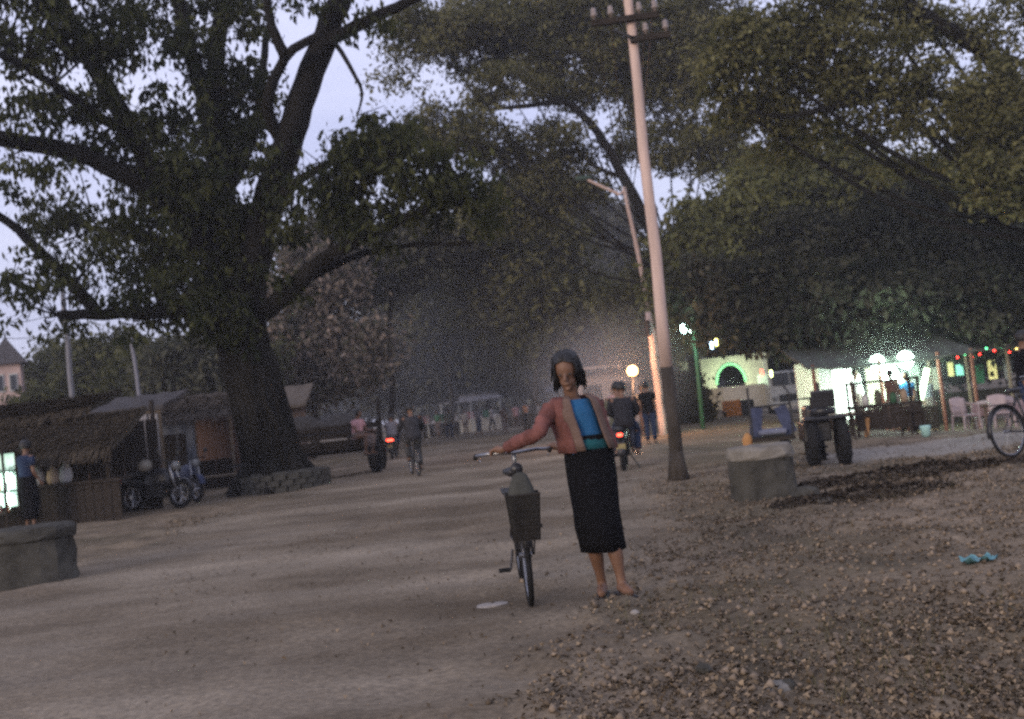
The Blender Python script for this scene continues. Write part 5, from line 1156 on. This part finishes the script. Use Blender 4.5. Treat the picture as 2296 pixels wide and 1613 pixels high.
MB().box((.42, .25, .58), (.42, .40, .07)).build('seat_cushion', mat('pale_blue_cloth', (.14, .15, .20), .2), tz, bevel=.02)
for x in (.14, .73): MB().tube([(x, .62, .45), (x, .62, 1.15), (x + (.08 if x < .5 else 0), .62, 1.28)], .016, 6).build('upright', iron, tz)
MB().tube([(.73, .62, .98), (.14, .62, .98)], .014, 6).build('rail', iron, tz)
MB().rings([((.80, .5, .24), .05, .05), ((.80, .5, .50), .09, .07), ((.80, .5, .60), .03, .03)], 8).build('orange_sack', mat('orange_cloth', (.38, .20, .08), .2), tz, smooth=True)
sg_ = MB().tube([(-.42, -.5, .9), (-.42, -.5, 1.25)], .025, 8).build('exhaust_pipe', iron, tz)

# ------------------------------------------------------------------ restaurant on the right
q = onground(2000, 29); rs = empty('restaurant_shelter', q, 'open restaurant shelter with blinding green-white lamps under its awning', 'restaurant', R(-3))
loc = lambda u, v, Yd=29: Matrix.Rotation(R(3), 3, 'Z') @ (at(u, v, Yd) - q)
a = MB(); slope(a, -2.6, 2.0, -1.6, 2.05, 1.6, 2.75, .12, .06); a.build('awning', mat('grey_awning', (.08, .085, .075), .2, 4, .8), rs)
for x in (-2.4, -.6, 1.0, 1.9): MB().tube([(x, -1.5, -.1), (x, -1.5, 2.1)], .05, 8).build('post', mat('red_brown_post', (.16, .07, .05), .2), rs)
for x in (-1.9, -1.2, .2): MB().box((x, 1.4, 1.2), (.7, .08, 2.0)).build('wall_panel', (creamw, whitep, creamw)[int(x > -1.5) + int(x > 0)], rs)
MB().box((-.9, 1.2, 1.15), (.55, .06, 1.5)).build('lit_sign', mat('lit_sign', (.8, 1, .9), .3, 3, .5, bump=0, emit=(.8, 1, .88), es=2.2), rs)
MB().box((.05, .4, .85), (.45, .3, .5)).build('lit_case', mat('lit_case', (.8, 1, .8), .2, 3, .5, bump=0, emit=(.75, 1, .72), es=2.0), rs)
white_hot = mat('lit_white_green', (.8, 1, .9), 0, 1, .4, bump=0, emit=(.70, 1.0, .84), es=40)
for (x, y, z, r) in ((-.52, -1.1, 1.98, .20), (-.30, -1.2, 1.66, .26), (-.05, -1.2, 1.45, .15), (.26, -1.1, 1.98, .22)): MB().sphere((x, y, z), (r, r, r * 1.1), 12, 8).build('lamp_bulb', white_hot, rs, smooth=True)
MB().box((-1.15, -.9, 1.15), (.42, .06, 1.1), Matrix.Rotation(R(-6), 3, 'Y')).build('lit_banner', MATS['lit_sign'], rs)
MB().box((.75, -.9, 1.25), (.14, .05, .9), Matrix.Rotation(R(18), 3, 'Y')).build('lit_banner', mat('lit_greenish', (.7, 1, .6), .2, 3, .5, bump=0, emit=(.65, 1, .55), es=1.8), rs)
MB().box((-.1, -1.2, .6), (1.9, .5, .08)).build('counter', dark_wood, rs); board_row(rs, -1.0, .85, -1.45, 0, .56, 9, dark_wood, 'counter_plank')
lamp('restaurant_light', q + Vector((-.3, -1.7, 1.75)), 200, (.70, 1.0, .84), .5)
lamp('restaurant_light_inner', q + Vector((.4, .2, 1.7)), 60, (.75, 1.0, .84), .3)
for i, (u, Yd, yw, lab, t_) in enumerate(((1930, 28, 40, 'person in pale shirt at the left end of the lit restaurant', whitec), (2012, 27, 200, 'dark figure standing in front of the lit counter', brown_cloth), (2046, 27.3, -60, 'person in blue shirt by the right end of the lit counter', bluec), (2090, 29, 20, 'person in grey beneath the coloured lights', grey_cloth))):
    bp_ = onground(u, Yd); J, f = stand(bp_, R(yw), 1.0); person(lab, bp_, J, dict(top=t_, lower='skirt', lmat=check, sleeve=.4, lname='longyi'), vox=.026, face=f, group='people at the restaurant')
# string of lights and long shelter
q2 = onground(2210, 31); sh_ = empty('long_shelter', q2, 'long dim shelter with cloth panels and coloured bulbs right of the restaurant', 'shelter', R(-3))
a = MB(); slope(a, -2.2, 3.5, -1.5, 2.35, 1.5, 2.9, .08, .08); a.build('roof', roofm, sh_)
for x in (-2.0, -.9, .3, 1.6, 3.0): MB().tube([(x, -1.4, -.1), (x, -1.4, 2.35)], .05, 8).build('post', wood, sh_)
board_row(sh_, -2.1, 3.4, 1.3, 0, 1.0, 16, dark_wood, 'back_plank')
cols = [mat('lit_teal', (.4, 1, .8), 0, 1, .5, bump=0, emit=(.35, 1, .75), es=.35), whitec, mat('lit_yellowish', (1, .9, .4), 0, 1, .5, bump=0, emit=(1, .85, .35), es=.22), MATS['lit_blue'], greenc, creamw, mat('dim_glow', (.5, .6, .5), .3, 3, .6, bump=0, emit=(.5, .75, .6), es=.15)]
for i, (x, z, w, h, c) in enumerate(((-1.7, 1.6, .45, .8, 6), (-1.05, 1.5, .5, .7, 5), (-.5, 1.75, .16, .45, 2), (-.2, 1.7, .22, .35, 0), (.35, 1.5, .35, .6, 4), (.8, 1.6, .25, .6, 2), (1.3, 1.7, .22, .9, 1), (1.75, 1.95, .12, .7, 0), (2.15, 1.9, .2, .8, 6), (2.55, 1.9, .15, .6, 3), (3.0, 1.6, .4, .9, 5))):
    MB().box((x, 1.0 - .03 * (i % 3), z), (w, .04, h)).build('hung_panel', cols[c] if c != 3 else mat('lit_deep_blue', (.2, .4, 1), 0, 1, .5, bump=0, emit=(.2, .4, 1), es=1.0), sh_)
strg = empty('string_of_lights', q2 + Vector((-2, -1.6, 2.3)), 'string of tiny red, green and yellow bulbs along the shelter eave', 'light string')
pts = [Vector((i * .22 - .2, 0, .06 * math.sin(i * .9) - .03)) for i in range(24)]
MB().tube(pts, .006, 4).build('cable', iron, strg); bc = {'r': mat('bulb_red', (1, .05, .03), 0, 1, .4, bump=0, emit=(1, .04, .03), es=6), 'g': mat('bulb_green', (.2, 1, .4), 0, 1, .4, bump=0, emit=(.15, 1, .4), es=3), 'y': mat('bulb_yellow', (1, .8, .2), 0, 1, .4, bump=0, emit=(1, .75, .2), es=4)}
for i, c in enumerate('grrgrgrrgrgryrgyrgygrgyr'):
    MB().sphere(pts[i] - Vector((0, 0, .05 + .10 * (c == 'r'))), .028, 6, 5).build('bulb', bc[c], strg)
lamp('shelter_light', q2 + Vector((-1.0, -.2, 1.9)), 14, (.6, 1.0, .85), .3)
# plastic chairs and table
def chair(label, loc, rz, m):
    o = empty('plastic_chair', loc, label, 'plastic chair', rz, 'plastic chairs by the shelter')
    MB().box((0, 0, .42), (.44, .42, .03)).build('seat', m, o, bevel=.012)
    for x in (-.20, .20):
        for y in (-.19, .19): MB().tube([(x * 1.15, y * 1.15, 0), (x, y, .42)], [.022, .028], 6).build('leg', m, o)
        MB().tube([(x * 1.1, -.19, .44), (x * 1.15, -.19, .64), (x * 1.15, .0, .66), (x * 1.1, .20, .68)], .02, 6).build('armrest', m, o)
    P = []
    for i in range(7):
        a_ = -1 + i / 3; P.append([(a_ * .21, .20 + .05 * (j / 4) - .03 * (1 - a_ * a_) * -1, .44 + j * .10 - (.04 * a_ * a_ if j == 4 else 0)) for j in range(5)])
    MB().grid(P).build('backrest', m, o, smooth=True, solid=.018)
    return o
c1 = chair('pink plastic chair at the left end of the row by the shelter', onground(2170, 23.2), R(15), plastic_pink)
for (u, Yd, rz, lab, m) in ((2215, 24.2, 160, 'pale plastic chair turned away behind the leftmost pink one', plastic_white), (2250, 23.0, -10, 'pink plastic chair in the middle of the row', plastic_pink), (2290, 23.4, 30, 'pink plastic chair cut by the right edge', plastic_pink), (2235, 25.5, 200, 'pale plastic chair standing farthest back in the row', plastic_white)):
    c = place(c1, onground(u, Yd), R(rz), lab)
    for ch_ in c.children:
        if m is plastic_white:
            key = 'w_' + ch_.name.split('.')[0] + str(len(ch_.data.vertices)) + str([round(k, 2) for k in ch_.data.vertices[0].co])
            if key not in MATS: MATS[key] = ch_.data.copy(); MATS[key].materials[0] = m
            ch_.data = MATS[key]
tq = onground(2262, 23.9); tb_ = empty('cloth_table', tq, 'table with a pinkish cloth among the plastic chairs', 'table')
MB().box((0, 0, .74), (1.5, .8, .03)).build('table_top', wood, tb_); MB().rings([((0, 0, .765), .55, .3), ((0, 0, .762), .80, .44, .0), ((0, 0, .60), .82, .46, .02), ((0, 0, .48), .84, .48, .04)], 28, cap=False).build('tablecloth', cloth('dusty_pink', (.24, .17, .17)), tb_, smooth=True)
for x in (-.65, .65):
    for y in (-.33, .33): MB().bar((x, y, 0), (x, y, .73), .04).build('leg', wood, tb_)
# food cart in front of restaurant
fq = onground(1990, 20.5); fcart = empty('food_cart', fq, 'dark wooden food cart with orange-tipped leg on the verge', 'food cart', R(-6))
MB().box((0, 0, .62), (1.35, .7, .06)).build('worktop', dark_wood, fcart); board_row(fcart, -.62, .62, -.33, .15, .58, 8, dark_wood, 'front_plank')
for x in (-.63, .63):
    for y in (-.3, .3): MB().bar((x, y, 0), (x, y, 1.15), .05).build('post', dark_wood, fcart)
MB().bar((-.5, -.36, 0), (-.44, -.36, .42), .07).build('orange_leg', mat('orange_cloth', (.38, .20, .08), .2), fcart); MB().box((0, 0, 1.12), (1.3, .66, .04)).build('shelf', dark_wood, fcart)
for x, h, m in ((-.35, .24, whitep), (-.1, .3, olive_cloth), (.2, .22, greenp), (.42, .28, beige)): MB().rings([((x, 0, .65), .07, .07), ((x, 0, .65 + h * .7), .07, .07), ((x, 0, .65 + h), .03, .03)], 10).build('jar', m, fcart, smooth=True)
for (u, Yd, lab) in ((1918, 20.0, 'dark stool left of the food cart'), (2052, 20.2, 'dark stool right of the food cart')):
    o = empty('stool', onground(u, Yd), lab, 'stool', R(u % 30), 'stools by the food cart'); MB().box((0, 0, .48), (.34, .34, .04)).build('seat', dark_wood, o)
    for x in (-.14, .14):
        for y in (-.14, .14): MB().bar((x * 1.2, y * 1.2, 0), (x, y, .47), .035).build('leg', dark_wood, o)
o = empty('low_bench', onground(2085 - 15, 27), 'low pale bench between tree trunk and food cart', 'bench', 0); o.location = onground(1885 + 25, 25)
MB().box((0, 0, .40), (1.3, .4, .06)).build('seat', creamw, o)
for x in (-.5, .5): MB().box((x, 0, .19), (.08, .34, .37)).build('leg', dark_wood, o)
o = MB().rings([((0, 0, 0), .07, .07), ((0, 0, .18), .095, .095), ((0, 0, .20), .10, .10), ((0, 0, .20), .085, .085), ((0, 0, .04), .06, .06)], 14).build('bucket', mat('pale_cyan_plastic', (.40, .66, .60), .1, 4, .4), smooth=True); o.location = onground(2077, 18.6); tag(o, 'small pale cyan bucket at the edge of the path', 'bucket')
# bicycle cut by right edge
eb = onground(2330, 13.2); bicycle('parked dark bicycle whose wheels show at the right edge', eb, R(118), basket=False, tilt=R(5))
J, f = stand(onground(2318, 15.6), R(40), 1.0); person('dark-clothed person standing by the bicycle at the right edge', onground(2318, 15.6), J, dict(top=black_cloth, lower='trousers', lmat=navy, sleeve=.9), vox=.024, face=f)
print('objects', len(COL.objects), 'tris', sum(sum(len(p.vertices)-2 for p in o.data.polygons) for o in COL.objects if o.type=='MESH'))
